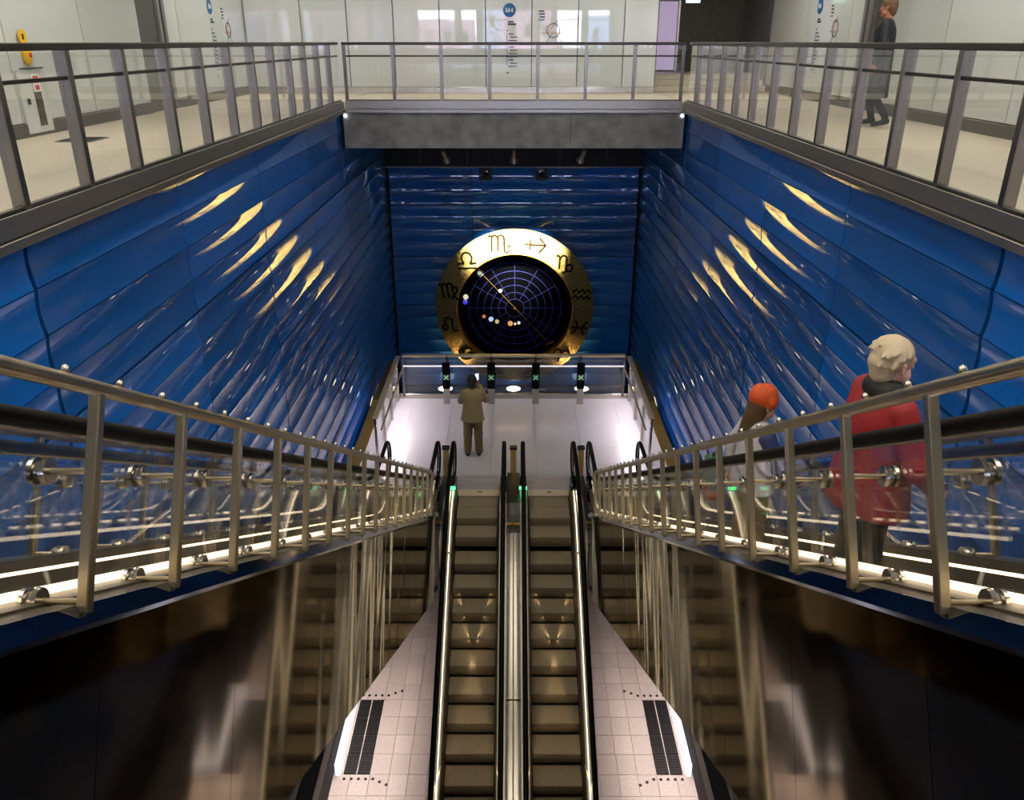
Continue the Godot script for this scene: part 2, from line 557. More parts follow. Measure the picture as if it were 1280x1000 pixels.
	for b in [[-7.0, 26.0, 8.0, 2.6, "pink_wall"], [1.2, 30.0, 4.2, 3.6, "pink_wall"], [9.0, 27.0, 7.0, 3.0, "pale_wall"], [-1.8, 33.0, 1.6, 5.0, "pale_wall"]]:
		var o := thing("street_building", "%s flat-fronted house across the street, %s" % ["pink" if b[4] == "pink_wall" else "pale grey", "wide" if b[2] > 6 else "narrow"], "building", Vector3(b[0], 0, b[1]))
		bx("wall", Vector3(b[0], b[3] / 2, b[1]), Vector3(b[2], b[3], 3.0), mats[b[4]], o, 0.02)
		for i in int(b[2] / 1.3):
			bx("window", Vector3(b[0] - b[2] / 2 + 0.8 + i * 1.3, b[3] * 0.55, b[1] - 1.5), Vector3(0.5, 0.9, 0.06), mats.black_gloss, o)

func hall_railings() -> void:
	for s in [-1.0, 1.0]:
		var t := thing("hall_railing", "long steel and glass guardrail on the %s side of the opening" % HALL[s], "railing", Vector3(s * 3.55, 0, -9), "guardrails round the opening")
		railing_run(t, func(u: float, off: float, y: float) -> Vector3: return Vector3(s * (3.55 + off), y, -u), -0.6, 17.81, range(0, 18), Vector3(s, 0, 0))
	var f := thing("hall_railing", "short steel and glass guardrail on top of the concrete beam", "railing", Vector3(0, 0, -17.81), "guardrails round the opening")
	var us := []
	for k in 8:
		us.append(-3.42 + 0.977 * k)
	railing_run(f, func(u: float, off: float, y: float) -> Vector3: return Vector3(u, y, -17.81 - off), -3.46, 3.46, us, Vector3(0, 0, -1))

func railing_run(t: Node3D, at: Callable, u0: float, u1: float, posts: Array, out: Vector3) -> void:
	var along: Vector3 = (at.call(1.0, 0.0, 0.0) - at.call(0.0, 0.0, 0.0)).normalized()
	var b := Basis(along, Vector3.UP, along.cross(Vector3.UP))
	var o := out.dot(b.z)
	var mid := (u0 + u1) / 2
	var ln := u1 - u0
	bx("top_rail", at.call(mid, 0.02, 1.125), Vector3(ln, 0.055, 0.09), mats.rail_dark, t, 0.008, b)
	bx("mid_rail", at.call(mid, 0.02, 0.895), Vector3(ln, 0.03, 0.03), mats.rail_dark, t, 0.006, b)
	bx("curb_plate", at.call(mid, -0.035, -0.03), Vector3(ln, 0.15, 0.02), mats.steel_satin, t, 0.003, b)
	bx("glazing_channel", at.call(mid, 0.02, 0.035), Vector3(ln, 0.07, 0.05), mats.steel_dark, t, 0.005, b)
	bx("curb_ledge", at.call(mid, -0.02, -0.15), Vector3(ln, 0.07, 0.10), mats.steel_satin, t, 0.004, b)
	for u in posts:
		var m := M.new()
		m.box(at.call(u, -0.005, 0.49), Vector3(0.07, 1.22, 0.02), b, 0.003)
		m.box(at.call(u, 0.05, 0.515), Vector3(0.022, 1.17, 0.1), b, 0.003)
		part(m, "post", mats.post_steel, t)
	for k in posts.size():
		var a: float = posts[k] + 0.03
		var e: float = (posts[k + 1] if k < posts.size() - 1 else u1) - 0.03
		if e - a > 0.2:
			bx("glass_pane", at.call((a + e) / 2, 0.03, 0.57), Vector3(e - a, 1.03, 0.012), mats.glass, t, 0.0, b)

# ------------------------------------------------------------------ blue walls
func scoop(len_: float, hgt: float, sag: float, lip := 0.028) -> ArrayMesh:
	# concave panel in local axes: x along, y up, z out; edges turned back
	var m := M.new()
	var sg := 12
	var r := hgt * hgt / (8 * sag) + sag / 2
	var pts := []
	var nrm := []
	for i in sg + 1:
		var y := -hgt / 2 + hgt * i / sg
		var z := -sag + (r - sqrt(r * r - y * y))
		pts.append(Vector2(y, z))
		nrm.append(Vector3(0, -y, sqrt(r * r - y * y)).normalized())
	for i in sg:
		var a: Vector2 = pts[i]
		var b: Vector2 = pts[i + 1]
		var x0 := -len_ / 2
		var x1 := len_ / 2
		m.quadn(Vector3(x0, a.x, a.y), Vector3(x1, a.x, a.y), Vector3(x1, b.x, b.y), Vector3(x0, b.x, b.y), nrm[i], nrm[i], nrm[i + 1], nrm[i + 1])
		for x in [x0, x1]:
			m.quad(Vector3(x, a.x, a.y), Vector3(x, b.x, b.y), Vector3(x, b.x, b.y - lip), Vector3(x, a.x, a.y - lip), Vector3(x, 0, 0))
	for e in [0, sg]:
		var a: Vector2 = pts[e]
		m.quad(Vector3(-len_ / 2, a.x, a.y), Vector3(len_ / 2, a.x, a.y), Vector3(len_ / 2, a.x, a.y - lip), Vector3(-len_ / 2, a.x, a.y - lip), Vector3(0, a.x, 0))
	return m.mesh()

func blue_walls() -> void:
	var rows := 25
	var rh := 0.3715
	var cuts := [0.03, 2.99, 5.95, 8.91, 11.86, 14.82, 17.78, 20.74, 23.68]
	var gaps := [0.01, 0.016, 0.05, 0.02, 0.045, 0.02, 0.04, 0.02, 0.03]
	for s in [-1.0, 1.0]:
		var w := setting("wall_left" if s < 0 else "wall_right", "tall wall of glossy blue scooped metal panels beside %s" % ESC[s], "wall", Vector3(s * WX, 0, -12))
		bx("backing", Vector3(s * (WX + 0.2), -6.34, -11.5), Vector3(0.3, 12.34, 25.0), mats.void, w)
		var lib := {}
		for k in range(1, cuts.size() - 1):
			var a: float = cuts[k] + gaps[k] / 2
			var b: float = cuts[k + 1] - gaps[k + 1] / 2
			for r in rows:
				var top := -0.18 - rh * r - (0.016 if r % 4 == 0 else 0.005)
				var bot := -0.18 - rh * (r + 1) + (0.016 if r % 4 == 3 else 0.005)
				var key := "%d_%d" % [k, 0 if r % 4 == 0 else (2 if r % 4 == 3 else 1)]
				if not lib.has(key):
					lib[key] = scoop(b - a, top - bot, 0.0205)
				var bb := Basis(Vector3(0, 0, s), Vector3.UP, Vector3(-s, 0, 0))
				piece(lib[key], "panel", mats["blue%d" % ((k * 2 + r / 4) % 3)], w, Vector3(0, (top + bot) / 2, -(a + b) / 2 + 12), bb)
	var e := setting("wall_back", "end wall of glossy blue scooped panels behind the zodiac clock", "wall", Vector3(0, 0, -23.7))
	bx("backing", Vector3(0, -6.4, -23.95), Vector3(7.4, 12.2, 0.3), mats.void, e)
	var lib2 := {}
	for k in 3:
		for r in rows:
			if r < 4:
				continue
			var top := -0.18 - rh * r - (0.012 if r % 4 == 0 else 0.004)
			var bot := -0.18 - rh * (r + 1) + (0.012 if r % 4 == 3 else 0.004)
			var key := 0 if r % 4 == 0 else (2 if r % 4 == 3 else 1)
			if not lib2.has(key):
				lib2[key] = scoop(2.355, top - bot, 0.0205)
			piece(lib2[key], "panel", mats["blue%d" % ((k + r / 4) % 3)], e, Vector3((k - 1) * 2.37, (top + bot) / 2, 0))

func beam_and_niche() -> void:
	var b := setting("concrete_beam", "fair-faced concrete beam spanning between the blue walls", "beam", Vector3(0, -0.54, -18.0))
	for k in 3:
		bx("beam_section", Vector3((k - 1) * 2.367, -0.54, -18.05), Vector3(2.362, 0.715, 0.42), mats.concrete, b, 0.006)
	for x in [-3.49, 3.49]:
		var m := M.new()
		m.ball(Vector3(x, -0.245, -17.82), Vector3(0.035, 0.035, 0.03), 10)
		var lp := part(m, "marker_light", mats.white_glow, b)
	var n := setting("ceiling_niche", "dark soffit over the clock niche behind the concrete beam", "ceiling", Vector3(0, -0.9, -21))
	bx("soffit", Vector3(0, -0.75, -21.0), Vector3(7.4, 0.3, 5.6), mats.soffit, n)
	bx("bulkhead", Vector3(0, -1.45, -23.45), Vector3(7.15, 1.12, 0.3), mats.soffit, n, 0.01)
	for k in 5:
		bx("bulkhead_rib", Vector3(-2.6 + 1.3 * k, -1.45, -23.28), Vector3(0.05, 1.0, 0.05), mats.black, n)
	bx("edge_strip", Vector3(0, -2.03, -23.29), Vector3(7.15, 0.03, 0.03), mats.steel_dark, n, 0.004)
	for x in [-1.68, 0.0, 1.68]:
		var s := thing("spotlight", "cone spotlight aimed at the clock %s" % ("between two like it" if x == 0.0 else "on the side of " + ESC[signf(x)]), "spotlight", Vector3(x, -0.9, -20.0), "spotlights over the clock")
		var aim := (Vector3(x * 0.45, -4.12, -22.6) - Vector3(x, -1.25, -20.0)).normalized()
		var yb := Basis(Quaternion(Vector3.UP, aim))
		var m := M.new()
		m.tube([Vector3(x, -0.9, -20.0), Vector3(x, -1.2, -20.0)], 0.02, 8)
		part(m, "stem", mats.black, s)
		m = M.new()
		m.lathe([Vector2(0, -0.02), Vector2(0.05, 0.0), Vector2(0.055, 0.22), Vector2(0.1, 0.36), Vector2(0.095, 0.36), Vector2(0.05, 0.24), Vector2(0, 0.24)], Vector3(x, -1.2, -20.0), yb, 20)
		part(m, "housing", mats.champagne, s)
		m = M.new()
		m.lathe([Vector2(0.085, 0.345), Vector2(0, 0.345)], Vector3(x, -1.2, -20.0), yb, 20)
		part(m, "lamp_lens", mats.uplight, s)
		var l := SpotLight3D.new()
		l.name = "spot_light"
		l.light_energy = 340.0 if x == 0.0 else 230.0
		l.light_color = Color(1.0, 0.975, 0.92)
		l.light_size = 0.06
		l.spot_range = 40.0
		l.spot_angle = 14.0
		l.spot_angle_attenuation = 1.0
		l.spot_attenuation = 2.0
		l.shadow_enabled = true
		s.add_child(l)
		l.position = Vector3(0, -0.3, 0) + aim * 0.42
		l.basis = Basis.looking_at(aim, Vector3.RIGHT)
	for x in [-0.8, 0.8]:
		var t := thing("wall_speaker", "small square black speaker high on the end wall toward %s" % ESC[signf(x)], "speaker", Vector3(x, -2.25, -23.6), "speakers on the end wall")
		bx("housing", Vector3(x, -2.25, -23.6), Vector3(0.36, 0.36, 0.14), mats.black, t, 0.012)
		var m := M.new()
		m.lathe([Vector2(0.11, 0.0), Vector2(0.11, 0.015), Vector2(0.08, 0.02), Vector2(0.03, 0.0), Vector2(0, 0.0)], Vector3(x, -2.25, -23.53), Basis(Vector3.RIGHT, PI / 2), 20)
		part(m, "cone", mats.black_gloss, t)
	# lower floor of the niche with round uplights
	var f := setting("floor_niche", "dark polished floor deep behind the landing", "floor", Vector3(0, -8.75, -21.5))
	bx("slab", Vector3(0, -8.9, -21.2), Vector3(7.3, 0.3, 5.0), mats.black_gloss, f)
	for x in [-2.12, 0.0, 2.12]:
		var t := thing("floor_uplight", "round recessed uplight in the dark niche floor %s" % ("under the clock" if x == 0.0 else "toward " + ESC[signf(x)]), "light", Vector3(x, -8.75, -23.36), "uplights below the clock")
		var m := M.new()
		m.lathe([Vector2(0.27, 0.0), Vector2(0.26, 0.02), Vector2(0.22, 0.02)], Vector3(x, -8.75, -23.36), Basis(), 28)
		part(m, "rim", mats.steel, t)
		m = M.new()
		m.lathe([Vector2(0.22, 0.015), Vector2(0, 0.022)], Vector3(x, -8.75, -23.36), Basis(), 28)
		part(m, "light_lens", mats.uplight, t)
		var l := SpotLight3D.new()
		l.name = "spot_light"
		l.light_energy = 5.0
		l.light_color = Color(1.0, 0.8, 0.5)
		l.light_size = 0.15
		l.spot_range = 40.0
		l.spot_angle = 40.0
		l.spot_angle_attenuation = 0.8
		l.spot_attenuation = 2.0
		l.shadow_enabled = true
		t.add_child(l)
		l.position = Vector3(0, 0.05, 0)
		l.basis = Basis.looking_at(Vector3(-x * 0.25, 3.0, 0.45).normalized(), Vector3.RIGHT)

# ------------------------------------------------------------------ landing
func landing() -> void:
	var f := setting("floor_landing", "pale landing floor between the escalators and the clock", "floor", Vector3(0, LAND, -16.5))
	bx("slab", Vector3(0, LAND - 0.27, -16.5), Vector3(7.0, 0.5, 4.5), mats.landing, f)
	for r in 5:
		for c in 7:
			bx("tile", Vector3((c - 3) * 0.99, LAND - 0.012, -14.72 - r * 0.82), Vector3(0.987, 0.03, 0.817), mats.landing, f, 0.003)
	var ed := setting("trim_1", "raised steel edge along the far side of the landing", "trim", Vector3(0, LAND, -18.7))
	bx("edge", Vector3(0, LAND + 0.03, -18.72), Vector3(5.75, 0.16, 0.1), mats.steel, ed, 0.01)
	for s in [-1.0, 1.0]:
		var tr := setting("trim_2" if s < 0 else "trim_3", "gold coloured ledge at the foot of the blue wall beside %s" % ESC[s], "trim", Vector3(s * 3.35, LAND, -18))
		for k in 5:
			bx("ledge_piece", Vector3(s * 3.35, LAND - 0.02, -14.9 - k * 1.4), Vector3(0.26, 0.1, 1.385), mats.gold_trim, tr, 0.008)
	# back railing
	var t := thing("landing_railing", "glass railing with bright handrail along the far side of the landing", "railing", Vector3(0, LAND, -18.7))
	for k in 5:
		var w := 5.5 / 5
		bx("top_rail", Vector3(-2.75 + w * (k + 0.5), -5.885, -18.72), Vector3(w - 0.012, 0.05, 0.14), mats.cream_rail, t, 0.012)
	var px := [-2.72, -1.63, -0.54, 0.54, 1.63, 2.72]
	for k in 6:
		bx("post", Vector3(px[k], -6.42, -18.66), Vector3(0.06, 1.05, 0.05), mats.steel_dark, t, 0.005)
		if k < 5:
			bx("glass_pane", Vector3((px[k] + px[k + 1]) / 2, -6.42, -18.73), Vector3(px[k + 1] - px[k] - 0.03, 0.98, 0.014), mats.glass, t)
	var m := M.new()
	for k in 2:
		m = M.new()
		m.tube([Vector3(-2.7 + 2.7 * k, -6.1, -18.55), Vector3(2.7 * k, -6.1, -18.55)], 0.02, 10)
		part(m, "led_handrail", mats.led_soft, t)
	area(t, Vector3(0, -6.13, -18.55), Vector3(0, -1, 0.2), Vector3.RIGHT, Vector2(5.3, 0.03), 0.7, Color(0.95, 0.92, 1.0))
	# signal posts in front of it
	for k in 4:
		var x: float = [-1.63, -0.54, 0.54, 1.63][k]
		var g := thing("signal_post", "slim black post with green cross lamp, %s %s" % ["inner one toward" if absf(x) < 1 else "outer one near", ESC[signf(x)]], "post", Vector3(x, LAND, -18.3), "green cross posts on the landing")
		bx("foot", Vector3(x, -6.79, -18.3), Vector3(0.16, 0.42, 0.06), mats.steel, g, 0.01)
		bx("head", Vector3(x, -6.25, -18.3), Vector3(0.19, 0.67, 0.07), mats.matt_black, g, 0.012)
		bx("lamp_plate", Vector3(x, -6.28, -18.262), Vector3(0.15, 0.14, 0.01), mats.green_dim, g)
		m = M.new()
		for a in [-1, 1]:
			m.box(Vector3(x, -6.28, -18.254), Vector3(0.15, 0.03, 0.008), Basis(Vector3.BACK, a * PI / 4))
		part(m, "lamp_cross", mats.green_cross, g)
	# side railings of the landing
	for s in [-1.0, 1.0]:
		var r := thing("landing_railing", "side railing of the landing with bright handrail next to %s" % ESC[s], "railing", Vector3(s * 2.83, LAND, -16.8))
		bx("top_rail", Vector3(s * 2.83, -5.885, -16.86), Vector3(0.12, 0.05, 3.56), mats.cream_rail, r, 0.012)
		for k in 4:
			var d := 15.2 + k * 1.08
			bx("post", Vector3(s * 2.85, -6.44, -d), Vector3(0.05, 1.08, 0.09), mats.steel, r, 0.005)
			if k < 3:
				bx("glass_pane", Vector3(s * 2.87, -6.44, -d - 0.54), Vector3(0.014, 0.98, 0.98), mats.glass, r)
		m = M.new()
		m.tube([Vector3(s * 2.7, -6.1, -15.0), Vector3(s * 2.7, -6.1, -18.45)], 0.022, 10)
		part(m, "handrail", mats.steel, r)
		bx("led_strip", Vector3(s * 2.7, -6.124, -16.72), Vector3(0.02, 0.008, 3.4), mats.led_white, r)
		area(r, Vector3(s * 2.7, -6.13, -16.7), Vector3(-s * 0.15, -1, 0), Vector3.BACK, Vector2(3.6, 0.03), 3.4, Color(1.0, 0.94, 0.98))
		area(r, Vector3(s * 2.74, -6.13, -16.7), Vector3(s * 0.9, -1, 0), Vector3.BACK, Vector2(3.6, 0.03), 0.5, Color(1.0, 0.94, 0.98))
	# bollards between the escalator heads
	for x in [-1.35, 0.0, 1.35]:
		var g := thing("bollard", "short gold fronted bollard with black cap %s" % ("between the two inner escalators" if x == 0.0 else "beside " + ESC[signf(x)]), "bollard", Vector3(x, LAND, -14.5), "bollards between the escalators")
		bx("column", Vector3(x, -6.64, -14.5), Vector3(0.12, 0.72, 0.09), mats.bollard_gold, g, 0.01)
		bx("cap", Vector3(x, -6.26, -14.5), Vector3(0.15, 0.06, 0.12), mats.black, g, 0.012)

func platform() -> void:
	var f := setting("floor_platform", "pinkish stone tile floor of the platform far below", "floor", Vector3(0, PLAT, -12))
	bx("slab", Vector3(0, PLAT - 0.2, -12.0), Vector3(12.0, 0.37, 26.0), mats.grout, f)
	var lib := [M.new(), M.new()]
	var tw := 0.39
	var tl := 0.515
	var tile := M.new()
	tile.box(Vector3.ZERO, Vector3(tw - 0.008, 0.03, tl - 0.008), Basis(), 0.003)
	var me := tile.mesh()
	for s in [-1.0, 1.0]:
		for c in 7:
			for r in 18:
				var x: float = s * (1.35 + tw * (c + 0.5))
				var d := 9.52 + tl * (r + 0.5)
				if c in [4, 5] and d > 12.09 and d < 14.15:
					continue
				piece(me, "tile", mats["tile%d" % ((c * 7 + r * 3 + c * r) % 2)], f, Vector3(x, -0.002, 12 - d))
		for r in 4:
			bx("tile", Vector3(s * 3.58, PLAT - 0.002, -(12.3525 + tl * r)), Vector3(0.21, 0.03, tl - 0.008), mats.tile0, f, 0.003)
		# grates
		var g := thing("floor_grate", "dark iron grating in the platform floor below %s" % ESC[s], "grate", Vector3(s * 3.19, PLAT, -13.12))
		for i in 2:
			for j in 4:
				var m := M.new()
				var cx: float = s * (3.05 + 0.278 * i)
				var cz := -(12.35 + 0.515 * j)
				m.box(Vector3(cx, PLAT + 0.002, cz), Vector3(0.256, 0.02, 0.492))
				for k in 7:
					m.box(Vector3(cx, PLAT + 0.016, cz - 0.21 + 0.07 * k), Vector3(0.25, 0.012, 0.02))
				for k in 3:
					m.box(Vector3(cx - 0.09 + 0.09 * k, PLAT + 0.019, cz), Vector3(0.014, 0.01, 0.49))
				part(m, "panel", mats.iron, g)
		var dots := M.new()
		for e in [[11.98, -1.0], [14.28, 1.0]]:
			for k in 7:
				var dd: float = e[0]
				if k > 4:
					dd = e[0] - 0.07 * (k - 4) if e[1] < 0 else e[0] + 0.07 * (k - 4)
				var p := Vector3(s * (3.42 - 0.145 * k), PLAT + 0.014, -dd)
				var m := M.new()
				m.lathe([Vector2(0.034, 0), Vector2(0.03, 0.012), Vector2(0, 0.014)], p, Basis(), 10)
				part(m, "stud", mats.iron, g)
		# lit kerb, glass screen and beam with lamps beside the track
		var q := thing("screen_wall", "dark glass platform screen with lit white kerb below %s" % ESC[s], "screen", Vector3(s * 3.75, PLAT, -12.5))
		bx("light_kerb", Vector3(s * 3.56, PLAT + 0.16, -13.2), Vector3(0.1, 0.3, 2.3), mats.kerb_glow, q, 0.01)
		for k in 5:
			bx("glass_pane", Vector3(s * 3.85, PLAT + 1.15, -(8.0 + 1.75 * k)), Vector3(0.03, 2.2, 1.7), mats.black_gloss, q)
			bx("mullion", Vector3(s * 3.83, PLAT + 1.15, -(8.86 + 1.75 * k)), Vector3(0.06, 2.3, 0.05), mats.steel_dark, q, 0.005)
		bx("head_beam", Vector3(s * 3.85, PLAT + 2.36, -11.8), Vector3(0.2, 0.16, 9.0), mats.black, q, 0.02)
		for k in 10:
			bx("small_lamp", Vector3(s * 3.73, PLAT + 2.3, -(8.3 + 0.8 * k)), Vector3(0.05, 0.06, 0.28), mats.white_glow, q, 0.01)
		# platform ceiling lights, under the outer escalators
		for d in [9.5, 13.0]:
			var l := thing("platform_light", "shielded lamp hung over the platform %s below %s" % ["grating" if d > 10 else "tiles", ESC[s]], "lamp", Vector3(s * 3.2, -9.4, -d), "platform lamps")
			bx("housing", Vector3(s * 3.2, -9.46, -d), Vector3(0.24, 0.08, 2.4), mats.black, l, 0.01)
			for e in [-0.12, 0.12]:
				bx("side_shield", Vector3(s * 3.2 + e, -9.6, -d), Vector3(0.015, 0.34, 2.4), mats.black, l)
			bx("lamp_tube", Vector3(s * 3.2, -9.51, -d), Vector3(0.14, 0.02, 2.3), mats.white_glow, l, 0.008)
			m_stem(l, Vector3(s * 3.2, -9.42, -d), 0.2)
			area(l, Vector3(s * 3.2, -9.53, -d), Vector3.DOWN, Vector3.BACK, Vector2(2.3, 0.12), 12.0, Color(1.0, 0.92, 0.88))
	# closing walls of the shaft
	var w := setting("wall_front_pit", "dark wall closing the shaft below the photographer", "wall", Vector3(0, -6, 1))
	bx("slab", Vector3(0, -6.44, 0.9), Vector3(12.0, 12.5, 0.3), mats.void, w)
	var w2 := setting("wall_platform_back", "dark wall closing the platform under the landing", "wall", Vector3(0, -10, -24.5))
	bx("slab", Vector3(0, -10.9, -24.6), Vector3(12.0, 3.6, 0.3), mats.void, w2)
	for s in [-1.0, 1.0]:
		var w3 := setting("wall_track_left" if s < 0 else "wall_track_right", "dark track wall beyond the platform screen below %s" % ESC[s], "wall", Vector3(s * 5.8, -11, -12))
		bx("slab", Vector3(s * 5.9, -11.0, -12.0), Vector3(0.3, 3.4, 26.0), mats.void, w3)
		bx("track_ceiling", Vector3(s * 4.9, -9.2, -12.0), Vector3(2.2, 0.3, 26.0), mats.void, w3)

func m_stem(l: Node3D, p: Vector3, h: float) -> void:
	for dz in [-0.9, 0.9]:
		var m := M.new()
		m.tube([p + Vector3(0, 0, dz), p + Vector3(0, h, dz)], 0.012, 6)
		part(m, "hanger", mats.steel_dark, l)

# ------------------------------------------------------------------ escalators
func soft(t: float) -> float:
	return 0.5 * (t + sqrt(t * t + 0.12))

func nose_up(d: float) -> float:
	return LAND + SL * soft(12.83 - d)

func nose_down(d: float) -> float:
	return LAND - SC * soft(13.06 - d)

func ds_for(up: bool) -> Array:
	var a := []
	if up:
		for d in [0.9, 3.0, 5.0, 7.0, 9.0, 10.5, 11.4, 11.9, 12.2, 12.45, 12.7, 12.95, 13.2, 13.5, 13.9]:
			a.append(d)
	else:
		for d in [4.6, 6.5, 8.5, 10.0, 11.0, 11.8, 12.2, 12.5, 12.75, 13.0, 13.25, 13.5, 13.9]:
			a.append(d)
	return a

func step_mesh(up: bool) -> Array:
	var key := "step_up" if up else "step_down"
	if shared.has(key):
		return shared[key]
	var z := -1.0 if up else 1.0      # nosing side
	var m := M.new()
	m.box(Vector3(0, -0.02, 0), Vector3(0.76, 0.03, 0.396), Basis(), 0.003)
	for k in 30:
		m.box(Vector3(-0.3675 + 0.02534 * k, 0.0, 0), Vector3(0.012, 0.014, 0.39))
	var rr := M.new()
	var pts := []
	for i in 6:
		var t := i / 5.0
		pts.append(Vector2(-0.035 - 0.2 * t, z * (0.198 - 0.05 * t * t)))
	for i in 5:
		rr.quad(Vector3(-0.38, pts[i].x, pts[i].y), Vector3(0.38, pts[i].x, pts[i].y), Vector3(0.38, pts[i + 1].x, pts[i + 1].y), Vector3(-0.38, pts[i + 1].x, pts[i + 1].y), Vector3(0, -0.2, z))
	for k in 30:
		var x := -0.3675 + 0.02534 * k
		for i in 5:
			rr.quad(Vector3(x - 0.006, pts[i].x, pts[i].y + z * 0.006), Vector3(x + 0.006, pts[i].x, pts[i].y + z * 0.006), Vector3(x + 0.006, pts[i + 1].x, pts[i + 1].y + z * 0.006), Vector3(x - 0.006, pts[i + 1].x, pts[i + 1].y + z * 0.006), Vector3(0, -0.2, z))
	shared[key] = [m.mesh(), rr.mesh()]
	return shared[key]

func escalator(s: float, cx: float, up: bool) -> Node3D:
	var nose := nose_up if up else nose_down
	var X := s * cx
	var lab := ""
	if up:
		lab = "outer escalator rising beside a blue wall, %s" % ("empty, with bright light strips" if s < 0 else "carrying the red coat and orange hat")
	else:
		lab = "inner escalator running down to the platform next to %s" % ESC[s]
	var t := thing("escalator", lab, "escalator", Vector3(X, LAND, -13.86), "four escalators at the landing")
	var ds := ds_for(up)
	var ms := step_mesh(up)
	# steps
	var cnt := 30 if up else 22
	for k in cnt:
		var y := LAND
		var c := 13.66 - 0.4 * k
		if k >= 2:
			y = LAND + 0.4 * SL * maxf(0.0, k - 2.575) if up else LAND - 0.4 * SC * (k - 1.0)
			if k == 2 and not up:
				y = LAND - 0.16
		var st := piece(ms[0], "step", mats.step, t, Vector3(0, y - LAND, 13.86 - c))
		piece(ms[1], "riser", mats.step, st)
	# comb plate and floor plates
	bx("comb_plate", Vector3(X, LAND + 0.004, -13.98), Vector3(0.84, 0.02, 0.24), mats.comb, t, 0.006)
	var teeth := M.new()
	for k in 30:
		teeth.box(Vector3(X - 0.355 + 0.02534 * k, LAND + 0.012, -13.84), Vector3(0.008, 0.008, 0.06))
	part(teeth, "comb_teeth", mats.champagne, t)
	for k in 3:
		bx("floor_plate", Vector3(X, LAND + 0.006, -14.2 - k * 0.2), Vector3(1.02, 0.012, 0.192), mats.plate, t, 0.004)
	bx("plate_lock", Vector3(X + 0.02, LAND + 0.014, -14.0), Vector3(0.08, 0.006, 0.03), mats.iron, t)
	# sides
	for q in [-1.0, 1.0]:
		var fx := func(o: float) -> float: return X + q * o
		var sk := M.new()
		sk.sweep([Vector2(fx.call(0.384), -0.12), Vector2(fx.call(0.396), -0.12), Vector2(fx.call(0.43), 0.27), Vector2(fx.call(0.418), 0.27)], ds, nose)
		part(sk, "skirt_panel", mats.deck, t)
		var dk := M.new()
		dk.sweep([Vector2(fx.call(0.418), 0.255), Vector2(fx.call(0.56), 0.255), Vector2(fx.call(0.56), 0.275), Vector2(fx.call(0.43), 0.285)], ds, nose)
		part(dk, "deck_board", mats.deck if up else mats.steel_satin, t)
		var lw := 0.009 if up else 0.006
		var far_side: bool = up and q * s > 0
		var lx := 0.418 if far_side else 0.47
		var ly := 0.205 if far_side else 0.285
		if far_side:
			lw = 0.006
		var led_poly := [Vector2(fx.call(lx - lw), ly), Vector2(fx.call(lx + lw), ly), Vector2(fx.call(lx + lw), ly + lw * 3.4), Vector2(fx.call(lx - lw), ly + lw * 3.4)]
		# led line in lengths under five metres
		var cuts := [[1.2, 4.9], [4.95, 8.6], [8.65, 12.0]] if up else [[5.0, 8.6], [8.65, 12.2]]
		for c in cuts:
			var led := M.new()
			led.sweep(led_poly, [c[0], (c[0] + c[1]) / 2, c[1]], nose)
			part(led, "led_strip", mats.led, t)
		var led2 := M.new()
		var ds2 := []
		for d in [cuts[-1][1] + 0.05, 12.45, 12.7, 12.95, 13.2, 13.6, 13.9]:
			ds2.append(d)
		led2.sweep(led_poly, ds2, nose)
		part(led2, "led_strip", mats.led, t)
		var d0: float = 1.2 if up else 6.0
		var d1 := 12.0
		var p0 := Vector3(fx.call(lx - lw - 0.004), nose.call(d0) + ly + 0.015, -d0)
		var p1 := Vector3(fx.call(lx - lw - 0.004), nose.call(d1) + ly + 0.015, -d1)
		area(t, (p0 + p1) / 2, Vector3(-q * 1.0, -0.6, 0), p1 - p0, Vector2((p1 - p0).length(), 0.014), 0.45 if up else 0.3, Color(1.0, 0.88, 0.68))
		# glass balustrade in panes
		var d := 1.0 if up else 4.8
		while d < 13.4:
			var e := minf(d + 1.16, 14.0)
			var gl := M.new()
			var sub := []
			for i in 5:
				sub.append(lerpf(d, e, i / 4.0))
			gl.sweep([Vector2(fx.call(0.494), 0.27), Vector2(fx.call(0.506), 0.27), Vector2(fx.call(0.506), 0.9), Vector2(fx.call(0.494), 0.9)], sub, nose)
			part(gl, "glass_pane", mats.glass, t)
			d = e + 0.01
		# handrail with the turn at its end
		var pts := []
		for dd in ds:
			if dd < 13.6:
				pts.append(Vector3(fx.call(0.5), nose.call(dd) + 0.93, -dd))
		for i in 13:
			var a := PI / 2 - PI * i / 12
			pts.append(Vector3(fx.call(0.5), LAND + 0.6 + 0.33 * sin(a), -(14.28 + 0.33 * cos(a))))
		pts.append(Vector3(fx.call(0.5), LAND + 0.27, -13.95))
		var hr := M.new()
		hr.tube(pts, 0.032, 10, true, 1.3)
		part(hr, "handrail", mats.rubber, t)
		var hl := M.new()
		var pl := []
		for dd in ds:
			if dd < 13.6:
				pl.append(Vector3(fx.call(0.5), nose.call(dd) + 0.895, -dd))
		hl.tube(pl, 0.012, 6)
		part(hl, "handrail_guide", mats.steel, t)
		var ne := M.new()
		ne.tube(range(9).map(func(i): return Vector3(fx.call(0.5), LAND + 0.6 + 0.29 * cos(PI * i / 8), -(14.28 + 0.29 * sin(PI * i / 8)))), 0.012, 6)
		part(ne, "newel_trim", mats.steel, t)
		bx("newel_base", Vector3(fx.call(0.5), LAND + 0.16, -13.86), Vector3(0.15, 0.34, 0.5), mats.black_gloss, t, 0.03)
